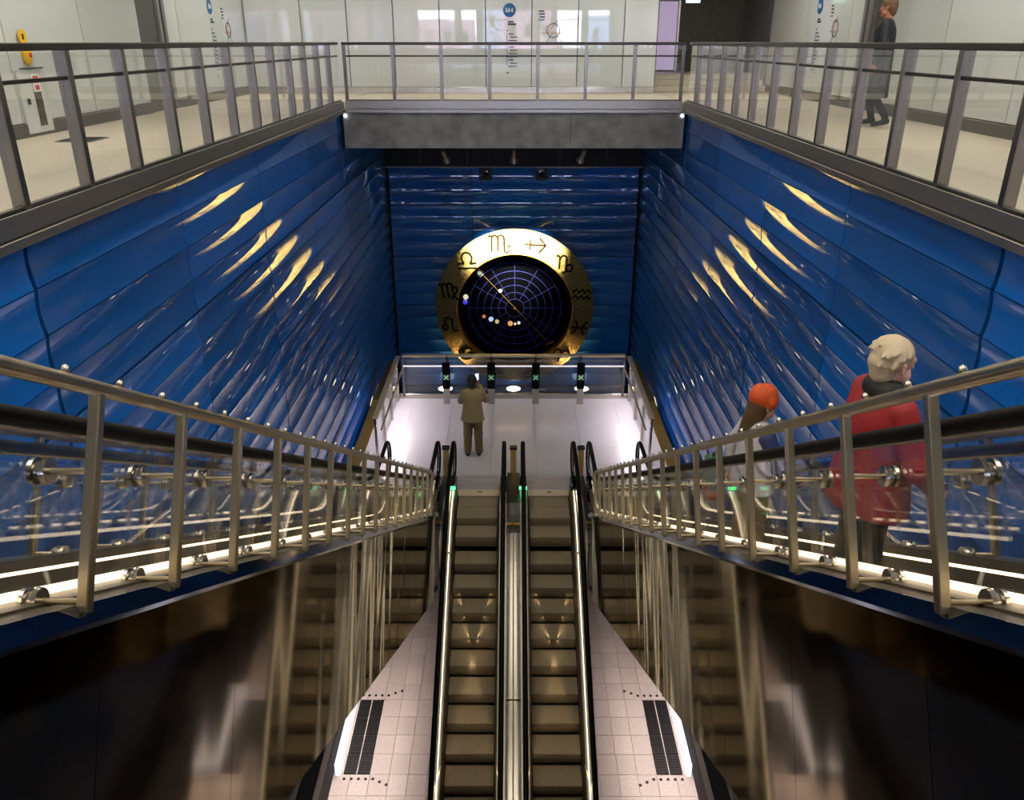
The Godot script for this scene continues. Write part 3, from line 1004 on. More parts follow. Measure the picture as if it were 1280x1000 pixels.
		if not up and q > 0:
			for k in 2:
				bx("signal_lamp", Vector3(fx.call(-0.5 if s < 0 else -0.5) + 0.04 - 0.08 * k, LAND + 0.33, -13.6), Vector3(0.07, 0.06, 0.05), mats.green_glow, t, 0.005)
				bx("reader_lamp", Vector3(fx.call(-0.5) + 0.04 - 0.08 * k, LAND + 0.24, -13.59), Vector3(0.05, 0.04, 0.03), mats.lilac, t, 0.004)
		if up and q * s > 0:
			bx("signal_lamp", Vector3(fx.call(0.42), LAND + 0.30, -13.6), Vector3(0.07, 0.05, 0.02), mats.green_glow, t, 0.005)
	if up:
		# outer sides: bronze inner cladding towards the centre, plain one towards the wall
		var ix := s * 1.32
		var cut := 1.0
		var pi := 0
		while cut < 11.7:
			var nx := minf(cut + 1.12, 11.76)
			part(clad_panel(s, cut + 0.002, nx - 0.002, pi), "cladding_panel", mats.bronze, t)
			cut = nx
			pi += 1
		var cp := M.new()
		cp.sweep([Vector2(s * 1.30, 0.185), Vector2(s * 1.342, 0.24), Vector2(s * 1.342, 0.268), Vector2(s * 1.335, 0.268), Vector2(s * 1.296, 0.205)], ds_cut(ds, 12.4), nose)
		part(cp, "cap_strip", mats.cap, t)
		var tp := M.new()
		tp.sweep([Vector2(s * 1.344, 0.24), Vector2(s * 1.50, 0.25), Vector2(s * 1.50, 0.265), Vector2(s * 1.344, 0.265)], ds_cut(ds, 12.4), nose)
		part(tp, "top_plate", mats.deck, t)
		var dkk := M.new()
		dkk.sweep([Vector2(s * 2.5, 0.24), Vector2(s * 2.74, 0.24), Vector2(s * 2.74, 0.265), Vector2(s * 2.5, 0.265)], ds_cut(ds, 12.4), nose)
		part(dkk, "cap_strip", mats.steel_satin, t)
		var oc := M.new()
		oc.sweep([Vector2(s * 2.72, -1.3), Vector2(s * 2.74, -1.3), Vector2(s * 2.74, 0.24), Vector2(s * 2.72, 0.24)], ds_cut(ds, 12.4), nose)
		part(oc, "outer_cladding", mats.bronze, t)
		var un := M.new()
		un.sweep([Vector2(s * 1.36, -1.34), Vector2(s * 2.72, -1.34), Vector2(s * 2.72, -1.3), Vector2(s * 1.36, -1.3)], ds_cut(ds, 12.4), nose)
		part(un, "underside", mats.steel_dark, t)
	else:
		for g in [[4.6, 7.4], [7.42, 10.0], [10.02, 12.6]]:
			var cd := M.new()
			cd.sweep([Vector2(s * 0.002, 0.235), Vector2(s * 0.125, 0.235), Vector2(s * 0.125, 0.262), Vector2(s * 0.012, 0.272), Vector2(s * 0.002, 0.262)], [g[0], (g[0] + g[1]) / 2, g[1] - 0.5, g[1]], nose)
			part(cd, "centre_deck_panel", mats.steel, t)
		var hp := M.new()
		hp.sweep([Vector2(s * 0.002, 0.2), Vector2(s * 0.125, 0.2), Vector2(s * 0.125, 0.24), Vector2(s * 0.002, 0.24)], [12.62, 12.8, 13.0, 13.3, 13.9, 14.4], nose)
		part(hp, "head_plate", mats.steel_dark, t)
		bx("gold_bar", Vector3(s * 0.062, LAND + 0.09, -12.72), Vector3(0.118, 0.05, 0.06), mats.gold_trim, t, 0.01)
		var oc := M.new()
		oc.sweep([Vector2(s * 1.235, 0.24), Vector2(s * 1.285, 0.24), Vector2(s * 1.285, 0.265), Vector2(s * 1.235, 0.265)], ds, nose)
		part(oc, "outer_deck", mats.steel_satin, t)
		oc = M.new()
		oc.sweep([Vector2(s * 1.265, -0.75), Vector2(s * 1.28, -0.75), Vector2(s * 1.28, 0.24), Vector2(s * 1.265, 0.24)], ds, nose)
		part(oc, "outer_cladding", mats.black, t)
		for k in 9:
			var d := 5.4 + k * 0.85
			var br := M.new()
			br.box(Vector3(s * 1.278, nose.call(d) - 0.05, -d), Vector3(0.028, 0.5, 0.06), Basis(), 0.008)
			part(br, "bracket", mats.steel_dark, t)
		var un := M.new()
		un.sweep([Vector2(s * 0.06, -0.75), Vector2(s * 1.265, -0.75), Vector2(s * 1.265, -0.7), Vector2(s * 0.06, -0.7)], ds, nose)
		part(un, "underside", mats.steel_dark, t)
	return t

func ds_cut(ds: Array, most: float) -> Array:
	return ds.filter(func(d): return d <= most)

func clad_panel(s: float, a: float, b: float, k: int) -> M:
	# sheet of mirror-polished bronze, very slightly buckled, with a turned back edge
	var m := M.new()
	var nu := 14
	var nv := 8
	var amp: float = [0.0008, 0.0006, 0.0006, 0.0010, 0.0022, 0.0030, 0.0028, 0.0012, 0.0008, 0.0006][k % 10]
	var ph := k * 1.7 + (0.0 if s < 0 else 0.9)
	var at := func(u: float, v: float) -> Vector3:
		var dt := lerpf(a, b, u)
		var ln := 1.37 * (1.0 - v)
		var d := dt - 0.505 * ln
		var e := sin(PI * u)
		var bump := amp * e * (sin(u * 11.0 + ph + v * 1.3) + 0.6 * sin(u * 19.0 + 2.0 * ph - v * 2.2))
		return Vector3(s * (1.32 - bump), nose_up(dt) + 0.20 - 0.863 * ln, -d)
	for i in nu:
		for j in nv:
			var p := []
			var q := []
			for e in [[0, 0], [1, 0], [1, 1], [0, 1]]:
				var u: float = float(i + e[0]) / nu
				var v: float = float(j + e[1]) / nv
				p.append(at.call(u, v))
				var du: Vector3 = at.call(u + 0.01, v) - at.call(u - 0.01, v)
				var dv: Vector3 = at.call(u, v + 0.01) - at.call(u, v - 0.01)
				var nn := du.cross(dv).normalized()
				q.append(nn if nn.x * -s > 0 else -nn)
			m.quadn(p[0], p[1], p[2], p[3], q[0], q[1], q[2], q[3])
	var back := Vector3(s * 0.03, 0, 0)
	for u in [0.0, 1.0]:
		m.quad(at.call(u, 0.0), at.call(u, 1.0), at.call(u, 1.0) + back, at.call(u, 0.0) + back, Vector3(0, 0, 1.0 if u == 0.0 else -1.0))
	m.quad(at.call(0.0, 0.0), at.call(1.0, 0.0), at.call(1.0, 0.0) + back, at.call(0.0, 0.0) + back, Vector3.DOWN)
	m.quad(at.call(0.0, 0.0) + back, at.call(1.0, 0.0) + back, at.call(1.0, 1.0) + back, at.call(0.0, 1.0) + back, back)
	return m

func side_railing(t: Node3D, s: float, x: float, q: float) -> void:
	# posts stand square to the slope; q = +1: glass lies on the wall side of the posts
	var th := atan(SL)
	var nrm := Vector3(0, cos(th), -sin(th))
	var line := func(d: float, h: float) -> Vector3: return Vector3(s * x, 0.741 - SL * d, -d) + nrm * h
	var tb := Basis(Vector3.RIGHT, nrm, Vector3.RIGHT.cross(nrm))
	var posts := []
	for k in range(-2, 17):
		posts.append(2.03 + 0.576 * k)
	var key := "rail_post"
	if not shared.has(key):
		var m := M.new()
		m.box(Vector3(0, 0.345, 0), Vector3(0.036, 0.70, 0.042), Basis(), 0.004)
		shared[key] = m.mesh()
		m = M.new()
		m.tube([Vector3(0, 0, 0), Vector3(0.155, 0, 0)], 0.011, 8)
		shared["rail_arm"] = m.mesh()
		m = M.new()
		m.lathe([Vector2(0, -0.03), Vector2(0.042, -0.028), Vector2(0.044, -0.012), Vector2(0.03, -0.01), Vector2(0.03, 0.01), Vector2(0.044, 0.012), Vector2(0.042, 0.028), Vector2(0, 0.03)], Vector3(0.16, 0, 0), Basis(Vector3.BACK, PI / 2), 18)
		shared["rail_clamp"] = m.mesh()
		m = M.new()
		m.ball(Vector3.ZERO, Vector3(0.014, 0.018, 0.014), 8)
		shared["rail_stud"] = m.mesh()
	for d in posts:
		piece(shared[key], "railing_post", mats.champagne, t, line.call(d, 0.0) - t.position, tb)
		for h in [0.03, 0.43]:
			var bb := Basis(Vector3.RIGHT, Vector3.UP, Vector3.BACK) if s * q > 0 else Basis(Vector3.UP, PI)
			var arm := piece(shared["rail_arm"], "clamp_arm", mats.champagne, t, line.call(d, h) - t.position, bb)
			piece(shared["rail_clamp"], "clamp", mats.steel, arm)
	var m3 := M.new()
	m3.tube([line.call(0.6, 0.69), line.call(6.0, 0.69), line.call(11.1, 0.69), line.call(11.3, 0.66), line.call(11.36, 0.55)], 0.026, 12)
	part(m3, "railing_tube", mats.champagne, t)
	for k in 36:
		piece(shared["rail_stud"], "rail_stud", mats.steel, t, line.call(1.0 + 0.288 * k, 0.722) - t.position, tb)

# ------------------------------------------------------------------ zodiac clock
func arc(c: Vector2, r: float, a0: float, a1: float, k := 8) -> Array:
	var o := []
	for i in k + 1:
		var a := deg_to_rad(lerpf(a0, a1, float(i) / k))
		o.append(c + Vector2(cos(a), sin(a)) * r)
	return o

func glyphs() -> Dictionary:
	var V := func(a: Array) -> Array:
		var o := []
		for i in range(0, a.size(), 2):
			o.append(Vector2(a[i], a[i + 1]))
		return o
	return {
		"scorpio": [V.call([-0.62, 0.38, -0.5, 0.47, -0.42, 0.36, -0.42, -0.42]), [Vector2(-0.42, 0.3)] + arc(Vector2(-0.22, 0.28), 0.19, 170, 0) + [Vector2(-0.03, -0.42)], [Vector2(-0.03, 0.3)] + arc(Vector2(0.16, 0.28), 0.19, 170, 0) + [Vector2(0.35, -0.3)] + arc(Vector2(0.5, -0.32), 0.15, 180, 350), V.call([0.55, -0.2, 0.65, -0.08, 0.74, -0.22])],
		"sagittarius": [V.call([-0.66, 0.02, 0.68, -0.04]), V.call([0.3, 0.36, 0.69, -0.04, 0.28, -0.42]), V.call([-0.27, 0.3, -0.29, -0.28])],
		"capricorn": [V.call([-0.6, 0.38, -0.48, 0.45, -0.38, 0.34, -0.36, -0.3]), [Vector2(-0.36, 0.2)] + arc(Vector2(-0.14, 0.25), 0.2, 170, 0) + [Vector2(0.08, -0.35)] + arc(Vector2(-0.06, -0.38), 0.14, 0, -120), arc(Vector2(0.28, -0.25), 0.2, 180, -180, 14)],
		"aquarius": [V.call([-0.6, 0.08, -0.38, 0.3, -0.2, 0.08, 0.02, 0.3, 0.2, 0.08, 0.42, 0.3, 0.6, 0.08]), V.call([-0.6, -0.3, -0.38, -0.08, -0.2, -0.3, 0.02, -0.08, 0.2, -0.3, 0.42, -0.08, 0.6, -0.3])],
		"pisces": [arc(Vector2(-0.75, 0), 0.55, 55, -55), arc(Vector2(0.75, 0), 0.55, 125, 235), V.call([-0.5, 0, 0.5, 0])],
		"aries": [arc(Vector2(-0.28, 0.22), 0.25, 200, 20) + V.call([0, -0.5]), arc(Vector2(0.28, 0.22), 0.25, -20, 160) + V.call([0, -0.5])],
		"taurus": [arc(Vector2(0, -0.2), 0.28, 0, 360, 16), arc(Vector2(0, 0.5), 0.42, 195, 345)],
		"gemini": [V.call([-0.2, 0.36, -0.2, -0.36]), V.call([0.2, 0.36, 0.2, -0.36]), arc(Vector2(0, 0.95), 0.7, 235, 305), arc(Vector2(0, -0.95), 0.7, 125, 55)],
		"cancer": [arc(Vector2(-0.3, 0.15), 0.17, 0, 360, 12), arc(Vector2(0.05, -0.2), 0.62, 125, 45), arc(Vector2(0.3, -0.15), 0.17, 0, 360, 12), arc(Vector2(-0.05, 0.2), 0.62, 305, 225)],
		"leo": [arc(Vector2(-0.3, -0.15), 0.18, 0, 360, 12), [Vector2(-0.2, 0.0)] + arc(Vector2(0.05, 0.22), 0.25, 200, 0) + V.call([0.18, -0.2]) + arc(Vector2(0.34, -0.3), 0.16, 180, 330)],
		"virgo": [V.call([-0.62, 0.38, -0.5, 0.47, -0.42, 0.36, -0.42, -0.42]), [Vector2(-0.42, 0.3)] + arc(Vector2(-0.24, 0.28), 0.17, 170, 0) + [Vector2(-0.07, -0.42)], [Vector2(-0.07, 0.3)] + arc(Vector2(0.1, 0.28), 0.17, 170, 0) + V.call([0.27, -0.3, 0.5, -0.55]), [Vector2(0.27, 0.1)] + arc(Vector2(0.4, 0.05), 0.16, 130, -60) + V.call([0.1, -0.5])],
		"libra": [V.call([-0.6, -0.42, 0.6, -0.42]), V.call([-0.6, -0.14, -0.2, -0.14]) + arc(Vector2(0, 0.16), 0.33, 235, -55, 12) + V.call([0.2, -0.14, 0.6, -0.14])],
	}

func zodiac_clock() -> void:
	var C := Vector3(0.035, -5.98, -22.95)
	var t := thing("zodiac_clock", "huge round clock with gold zodiac ring and black planet dial", "clock", C)
	var R0 := 1.66     # opening
	var R1 := 2.30     # outer edge
	var proud := 0.36
	var zof := func(r: float) -> float: return lerpf(proud, 0.0, (r - R0) / (R1 - R0))
	var toward := Basis(Vector3.RIGHT, PI / 2)   # local y -> +z
	var m := M.new()
	m.lathe([Vector2(R1, -0.12), Vector2(R1 + 0.01, -0.02), Vector2(R1, 0.0), Vector2(R0 + 0.02, proud)], C, toward, 96)
	part(m, "zodiac_ring", mats.gold, t)
	m = M.new()
	m.lathe([Vector2(R0 + 0.02, proud), Vector2(R0, proud), Vector2(R0, 0.02)], C, toward, 96)
	part(m, "inner_rim", mats.gold_rim, t)
	m = M.new()
	m.lathe([Vector2(R0, 0.03), Vector2(0, 0.03)], C, toward, 96)
	part(m, "dial", mats.disc, t)
	m = M.new()
	m.tube([C + Vector3(0, 0, -0.7), C + Vector3(0, 0, 0.02)], 0.4, 16)
	part(m, "wall_mount", mats.black, t)
	# twelve signs
	var g := glyphs()
	var order := ["scorpio", "sagittarius", "capricorn", "aquarius", "pisces", "aries", "taurus", "gemini", "cancer", "leo", "virgo", "libra"]
	for k in 12:
		var th := deg_to_rad(103.5 - 30.0 * k)
		var rc := (R0 + R1) / 2
		var gm := M.new()
		for stroke in g[order[k]]:
			var pts := []
			for p in stroke:
				var w: Vector2 = Vector2(cos(th), sin(th)) * rc + (p * 0.46).rotated(wrapf(th - PI / 2, -PI, PI) * 0.15)
				var q := C + Vector3(w.x, w.y, zof.call(w.length()) + 0.012)
				pts.append(q)
			gm.tube(pts, 0.03, 7)
		part(gm, "sign_glyph", mats.glyph, t)
	# polar grid on the dial
	for r in [0.27, 0.475, 0.69, 0.90, 1.11, 1.35]:
		m = M.new()
		m.lathe([Vector2(r + 0.008, 0.034), Vector2(r + 0.008, 0.042), Vector2(r - 0.008, 0.042), Vector2(r - 0.008, 0.034)], C, toward, 72)
		part(m, "orbit_light", mats.grid_glow, t)
	for k in 12:
		var a := TAU * k / 12
		var u := Vector3(cos(a), sin(a), 0)
		m = M.new()
		m.box(C + u * 0.81 + Vector3(0, 0, 0.036), Vector3(1.08, 0.012, 0.01), Basis(Vector3.BACK, a))
		part(m, "spoke_light", mats.grid_glow, t)
	# hand
	m = M.new()
	var h0 := Vector3(-0.97, 1.06, 0.07)
	var h1 := Vector3(1.03, -1.08, 0.07)
	m.tube([C + h0, C + h1], 0.009, 6)
	m.tube([C + h1 + Vector3(-0.12, -0.05, 0), C + h1 + Vector3(0.12, 0.05, 0)], 0.014, 6)
	part(m, "hand", mats.gold_trim, t)
	m = M.new()
	m.tube([C + Vector3(0, 0, 0.03), C + Vector3(0, 0, 0.1)], 0.03, 12)
	part(m, "hub", mats.gold_trim, t)
	var pl := [[305, 325, 13, Color(0.75, 0.78, 0.75), "ringed"], [428, 432, 12, Color(0.95, 0.75, 0.62)], [219, 468, 16, Color(0.98, 0.96, 0.8)], [215, 500, 15, Color(0.15, 0.15, 0.9)], [327, 588, 11, Color(0.85, 0.45, 0.3)], [370, 605, 15, Color(0.75, 0.88, 1.0)], [407, 620, 13, Color(0.85, 0.72, 0.5)], [488, 632, 16, Color(0.95, 0.68, 0.3)], [517, 635, 8, Color(0.95, 0.92, 0.85)], [540, 628, 10, Color(0.98, 0.97, 0.95)]]
	for p in pl:
		var c := C + Vector3((p[0] - 515) / 208.0, -(p[1] - 540) / 203.0, 0.1)
		m = M.new()
		m.ball(c, Vector3.ONE * (p[2] / 208.0), 14)
		part(m, "planet_lamp", glow("planet_%d_%d" % [p[0], p[1]], p[3], 0.75), t)
		if p.size() > 4:
			m = M.new()
			m.lathe([Vector2(0.09, 0.0), Vector2(0.105, 0.004), Vector2(0.12, 0.0)], c, Basis(Vector3(1, 0, 0.4).normalized(), 1.1), 20)
			part(m, "planet_ring", mats.steel, t)

# ------------------------------------------------------------------ hall details
func line_sign(c: Vector3, b: Basis, where: String) -> void:
	# b.x = reading direction, b.z = out of the wall
	var t := thing("line_sign", "blue round M4 line sign with station list and map printed on %s" % where, "sign", c, "M4 line signs")
	var m := M.new()
	m.lathe([Vector2(0.15, 0.0), Vector2(0.15, 0.006), Vector2(0, 0.006)], Vector3.ZERO, b * Basis(Vector3.RIGHT, PI / 2), 32)
	piece(m.mesh(), "disc", mats.sign_blue, t)
	var tm := TextMesh.new()
	tm.text = "M4"
	var sf := SystemFont.new()
	sf.font_names = PackedStringArray(["Droid Sans"])
	tm.font = sf
	tm.font_size = 64
	tm.pixel_size = 0.0021
	tm.depth = 0.003
	piece(tm, "lettering", mats.sign_white, t, b * Vector3(0, 0, 0.009), b)
	var q := func(called: String, x: float, y: float, w: float, h: float, mt: Material, rot := 0.0) -> void:
		var n := M.new()
		n.box(Vector3.ZERO, Vector3(w, h, 0.004), Basis())
		piece(n.mesh(), called, mt, t, b * Vector3(x, y, 0.003), b * Basis(Vector3.BACK, rot))
	q.call("title_line", 0.03, -0.25, 0.14, 0.03, mats.print_dark)
	q.call("title_line", 0.06, -0.30, 0.2, 0.035, mats.print_dark)
	q.call("list_mark", -0.05, -0.44, 0.03, 0.035, mats.print_dark)
	q.call("list_line", -0.06, -0.85, 0.016, 0.72, mats.print_teal)
	for k in 11:
		q.call("station_line", 0.04 + 0.02 * ((k * 7) % 4), -0.51 - 0.072 * k, 0.13 + 0.04 * ((k * 5) % 4), 0.022, mats.print_dark)
	q.call("list_mark", -0.04, -1.37, 0.05, 0.035, mats.print_dark)
	for k in 4:
		q.call("note_line", 0.76 + 0.01 * (k % 3), -0.02 - 0.062 * k, 0.12 + 0.02 * (k % 2), 0.028, [mats.print_dark, mats.print_dark, mats.print_dark, mats.print_teal][k])
	q.call("map_line", 1.0, -0.49, 0.5, 0.016, mats.print_tan)
	m = M.new()
	m.lathe([Vector2(0.16, 0.0), Vector2(0.16, 0.006), Vector2(0.145, 0.006), Vector2(0.145, 0.0)], Vector3.ZERO, b * Basis(Vector3.RIGHT, PI / 2), 24)
	piece(m.mesh(), "map_ring", mats.print_dark, t, b * Vector3(1.05, -0.44, 0.003))
	q.call("map_line", 1.02, -0.36, 0.36, 0.012, mats.print_red, 0.9)
	q.call("map_line", 0.95, -0.6, 0.34, 0.014, mats.print_teal, 0.95)
	q.call("map_line", 1.2, -0.62, 0.3, 0.012, mats.print_tan, -0.9)

func hall_details() -> void:
	line_sign(Vector3(-0.104, 1.84, -21.305), Basis(), "the far glass wall")
	line_sign(Vector3(-6.405, 1.84, -19.0), Basis(Vector3.UP, PI / 2), "the left glass wall")
	line_sign(Vector3(6.405, 1.84, -18.9), Basis(Vector3.UP, -PI / 2), "the right glass wall")
	# fire cabinet and alarm on the left wall
	var x := -6.4
	var f := thing("fire_cabinet", "white wall cabinet with dark window and red extinguisher sign on left wall", "cabinet", Vector3(x, 0.1, -11.5))
	bx("door", Vector3(x + 0.01, 0.43, -11.55), Vector3(0.03, 0.78, 0.62), mats.white_glass2, f, 0.004)
	bx("window", Vector3(x + 0.03, 0.4, -11.62), Vector3(0.012, 0.56, 0.16), mats.black_gloss, f)
	bx("sign_plate", Vector3(x + 0.038, 0.66, -11.62), Vector3(0.006, 0.22, 0.17), mats.sign_white, f)
	bx("sign_red", Vector3(x + 0.043, 0.70, -11.62), Vector3(0.004, 0.09, 0.13), mats.red, f)
	bx("sign_red", Vector3(x + 0.043, 0.60, -11.62), Vector3(0.004, 0.06, 0.1), mats.red, f)
	bx("extinguisher", Vector3(x + 0.034, 0.36, -11.62), Vector3(0.012, 0.36, 0.08), mats.dim_red, f, 0.004)
	bx("handle", Vector3(x + 0.04, 0.44, -11.36), Vector3(0.03, 0.08, 0.05), mats.black, f, 0.01)
	bx("ledge", Vector3(x + 0.03, 0.84, -11.6), Vector3(0.05, 0.02, 0.5), mats.steel_dark, f, 0.003)
	var y := thing("emergency_phone", "yellow oval emergency telephone with red button on the left wall", "telephone", Vector3(x, 1.0, -11.55))
	var m := M.new()
	m.ball(Vector3(x + 0.02, 1.02, -11.58), Vector3(0.05, 0.15, 0.09), 16)
	part(m, "housing", mats.yellow, y)
	m = M.new()
	m.ball(Vector3(x + 0.065, 1.0, -11.58), Vector3(0.02, 0.035, 0.03), 12)
	part(m, "button", mats.red, y)
	m = M.new()
	m.lathe([Vector2(0.09, 0.0), Vector2(0.09, 0.012), Vector2(0, 0.012)], Vector3(x + 0.022, 1.22, -11.55), Basis(Vector3.BACK, -PI / 2), 20)
	part(m, "sign_disc", mats.yellow, y)
	bx("sign_mark", Vector3(x + 0.036, 1.22, -11.55), Vector3(0.006, 0.07, 0.03), mats.black, y)
	var g := thing("floor_vent", "dark rectangular grille in the pale floor by the left glass wall", "grille", Vector3(-5.55, 0, -10.95))
	bx("frame", Vector3(-5.55, 0.004, -10.95), Vector3(0.46, 0.012, 0.52), mats.steel_dark, g, 0.003)
	for k in 9:
		bx("slat", Vector3(-5.55, 0.013, -10.75 - 0.05 * k), Vector3(0.42, 0.008, 0.02), mats.iron, g)
	var e := thing("exit_sign", "small pale green lit exit sign hanging over the steps", "sign", Vector3(4.55, 2.13, -23.0))
	bx("sign_light", Vector3(4.55, 2.14, -23.0), Vector3(0.36, 0.16, 0.05), glow("exit_glow", Color(0.75, 1.0, 0.92), 1.6), e, 0.008)
	bx("hanger", Vector3(4.55, 2.9, -23.0), Vector3(0.03, 1.4, 0.03), mats.steel_dark, e)

# ------------------------------------------------------------------ people: distance fields meshed as surface nets
func field_mesh(out: M, bones: Array, k: float, cell: float, hem := -1e9) -> void:
	var lo := Vector3.ONE * 1e9
	var hi := -lo
	for b in bones:
		var r := Vector3.ONE * (maxf(b[2], b[3]) + k + cell * 3)
		lo = lo.min(b[0] - r).min(b[1] - r)
		hi = hi.max(b[0] + r).max(b[1] + r)
	var nx := int((hi.x - lo.x) / cell) + 2
	var ny := int((hi.y - lo.y) / cell) + 2
	var nz := int((hi.z - lo.z) / cell) + 2
	var f := PackedFloat32Array()
	f.resize(nx * ny * nz)
	f.fill(9.0)
	var near := PackedFloat32Array()
	near.resize(f.size())
	near.fill(9.0)
	var own := PackedInt32Array()
	own.resize(f.size())
	for bi in bones.size():
		var b: Array = bones[bi]
		var a: Vector3 = b[0]
		var e: Vector3 = b[1]
		var ra: float = b[2]
		var rb: float = b[3]
		var flat: float = b[5] if b.size() > 5 else 1.0    # squash along z
		var pad := maxf(ra, rb) + k + cell * 2.5
		var l0 := ((a.min(e) - Vector3.ONE * pad - lo) / cell).floor()
		var h0 := ((a.max(e) + Vector3.ONE * pad - lo) / cell).ceil()
		var ab := e - a
		var den := maxf(ab.length_squared(), 1e-9)
		for z in range(maxi(0, int(l0.z)), mini(nz, int(h0.z) + 1)):
			for y in range(maxi(0, int(l0.y)), mini(ny, int(h0.y) + 1)):
				var row := (z * ny + y) * nx
				for x in range(maxi(0, int(l0.x)), mini(nx, int(h0.x) + 1)):
					var p := lo + Vector3(x, y, z) * cell
					var t := clampf((p - a).dot(ab) / den, 0.0, 1.0)
					var q := p - a - ab * t
					q.z /= flat
					var dist := q.length() - lerpf(ra, rb, t)
					var i := row + x
					var o := f[i]
					if dist < near[i]:
						near[i] = dist
						own[i] = bi
					var h := clampf(0.5 + 0.5 * (o - dist) / k, 0.0, 1.0)
					f[i] = lerpf(o, dist, h) - k * h * (1.0 - h)
	if hem > -1e8:
		for z in nz:
			for y in ny:
				var cutd := hem - (lo.y + y * cell)
				for x in nx:
					var i := (z * ny + y) * nx + x
					f[i] = maxf(f[i], cutd)
	var sx := 1
	var sy := nx
	var sz := nx * ny
	var corner := [0, sx, sy, sx + sy, sz, sx + sz, sy + sz, sx + sy + sz]
	var off := [Vector3(0, 0, 0), Vector3(1, 0, 0), Vector3(0, 1, 0), Vector3(1, 1, 0), Vector3(0, 0, 1), Vector3(1, 0, 1), Vector3(0, 1, 1), Vector3(1, 1, 1)]
	var edges := [[0, 1], [2, 3], [4, 5], [6, 7], [0, 2], [1, 3], [4, 6], [5, 7], [0, 4], [1, 5], [2, 6], [3, 7]]
	var vid := PackedInt32Array()
	vid.resize(f.size())
	vid.fill(-1)
	var base := out.v.size()
	var pos := PackedVector3Array()
	var cols := PackedColorArray()
	for z in nz - 1:
		for y in ny - 1:
			for x in nx - 1:
				var i := z * sz + y * sy + x
				if absf(f[i]) > cell * 2.0:
					continue
				var mask := 0
				for c in 8:
					if f[i + corner[c]] < 0.0:
						mask |= 1 << c
				if mask == 0 or mask == 255:
					continue
				var sum := Vector3()
				var cnt := 0
				for e in edges:
					var a: float = f[i + corner[e[0]]]
					var b: float = f[i + corner[e[1]]]
					if (a < 0.0) != (b < 0.0):
						sum += off[e[0]].lerp(off[e[1]], a / (a - b))
						cnt += 1
				vid[i] = pos.size()
				pos.append(lo + (Vector3(x, y, z) + sum / cnt) * cell)
				cols.append(bones[own[i]][4])
	var nr := PackedVector3Array()
	nr.resize(pos.size())
	var tris := PackedInt32Array()
	for z in range(1, nz - 1):
		for y in range(1, ny - 1):
			for x in range(1, nx - 1):
				var i := z * sz + y * sy + x
				var a := f[i] < 0.0
				for ax in 3:
					var st: int = [sx, sy, sz][ax]
					if a == (f[i + st] < 0.0):
						continue
					var u: int = [sy, sz, sx][ax]
					var w: int = [sz, sx, sy][ax]
					var q := [vid[i - u - w], vid[i - w], vid[i], vid[i - u]]
					if q.min() < 0:
						continue
					if a:
						q.reverse()
					var p0 := pos[q[0]]
					var gn := (pos[q[2]] - p0).cross(pos[q[3]] - pos[q[1]])
					for c in q:
						nr[c] -= gn
					for c in [0, 1, 2, 0, 2, 3]:
						tris.append(q[c])
	for i in pos.size():
		out.v.append(pos[i])
		var nn := nr[i].normalized()
		out.n.append(nn)
		out.col.append(cols[i])
	for i in tris:
		out.ix.append(base + i)

func bone(a: Vector3, b: Vector3, ra: float, rb: float, c: Color, flat := 1.0) -> Array:
	return [a, b, ra, rb, c, flat]

func hand_bones(w: Vector3, dir: Vector3, palm: Vector3, c: Color, curl: float, thumb_side: float) -> Array:
	# w wrist, dir pointing from wrist to fingers, palm = direction the palm faces
	var d := dir.normalized()
	var pn := (palm - d * palm.dot(d)).normalized()
	var sd := d.cross(pn).normalized() * thumb_side
	var o := []
	o.append(bone(w, w + d * 0.08, 0.024, 0.028, c))
	for k in 4:
		var s := (k - 1.5) * 0.019
		o.append(bone(w + d * 0.03 - sd * s * 0.6, w + d * 0.088 - sd * s, 0.014, 0.0115, c))
		var p := w + d * 0.088 - sd * s
		var ln: float = [0.9, 1.0, 0.95, 0.75][k]
		var q := (d * cos(curl) + pn * sin(curl)).normalized()
		var p2 := p + q * 0.042 * ln
		var q2 := (d * cos(curl * 2.0) + pn * sin(curl * 2.0)).normalized()
		var p3 := p2 + q2 * 0.028 * ln
		var q3 := (d * cos(curl * 2.7) + pn * sin(curl * 2.7)).normalized()
		o.append(bone(p, p2, 0.0098, 0.009, c))
		o.append(bone(p2, p3, 0.009, 0.0082, c))
		o.append(bone(p3, p3 + q3 * 0.02 * ln, 0.0082, 0.0074, c))
	var t0 := w + d * 0.03 + sd * 0.022
	var t1 := t0 + (d * 0.6 + sd * 0.7 + pn * 0.35).normalized() * 0.042
	var t2 := t1 + (d * 0.85 + sd * 0.2 + pn * 0.5).normalized() * 0.03
	o.append(bone(t0, t1, 0.0135, 0.0105, c))
	o.append(bone(t1, t2, 0.0105, 0.009, c))
	return o

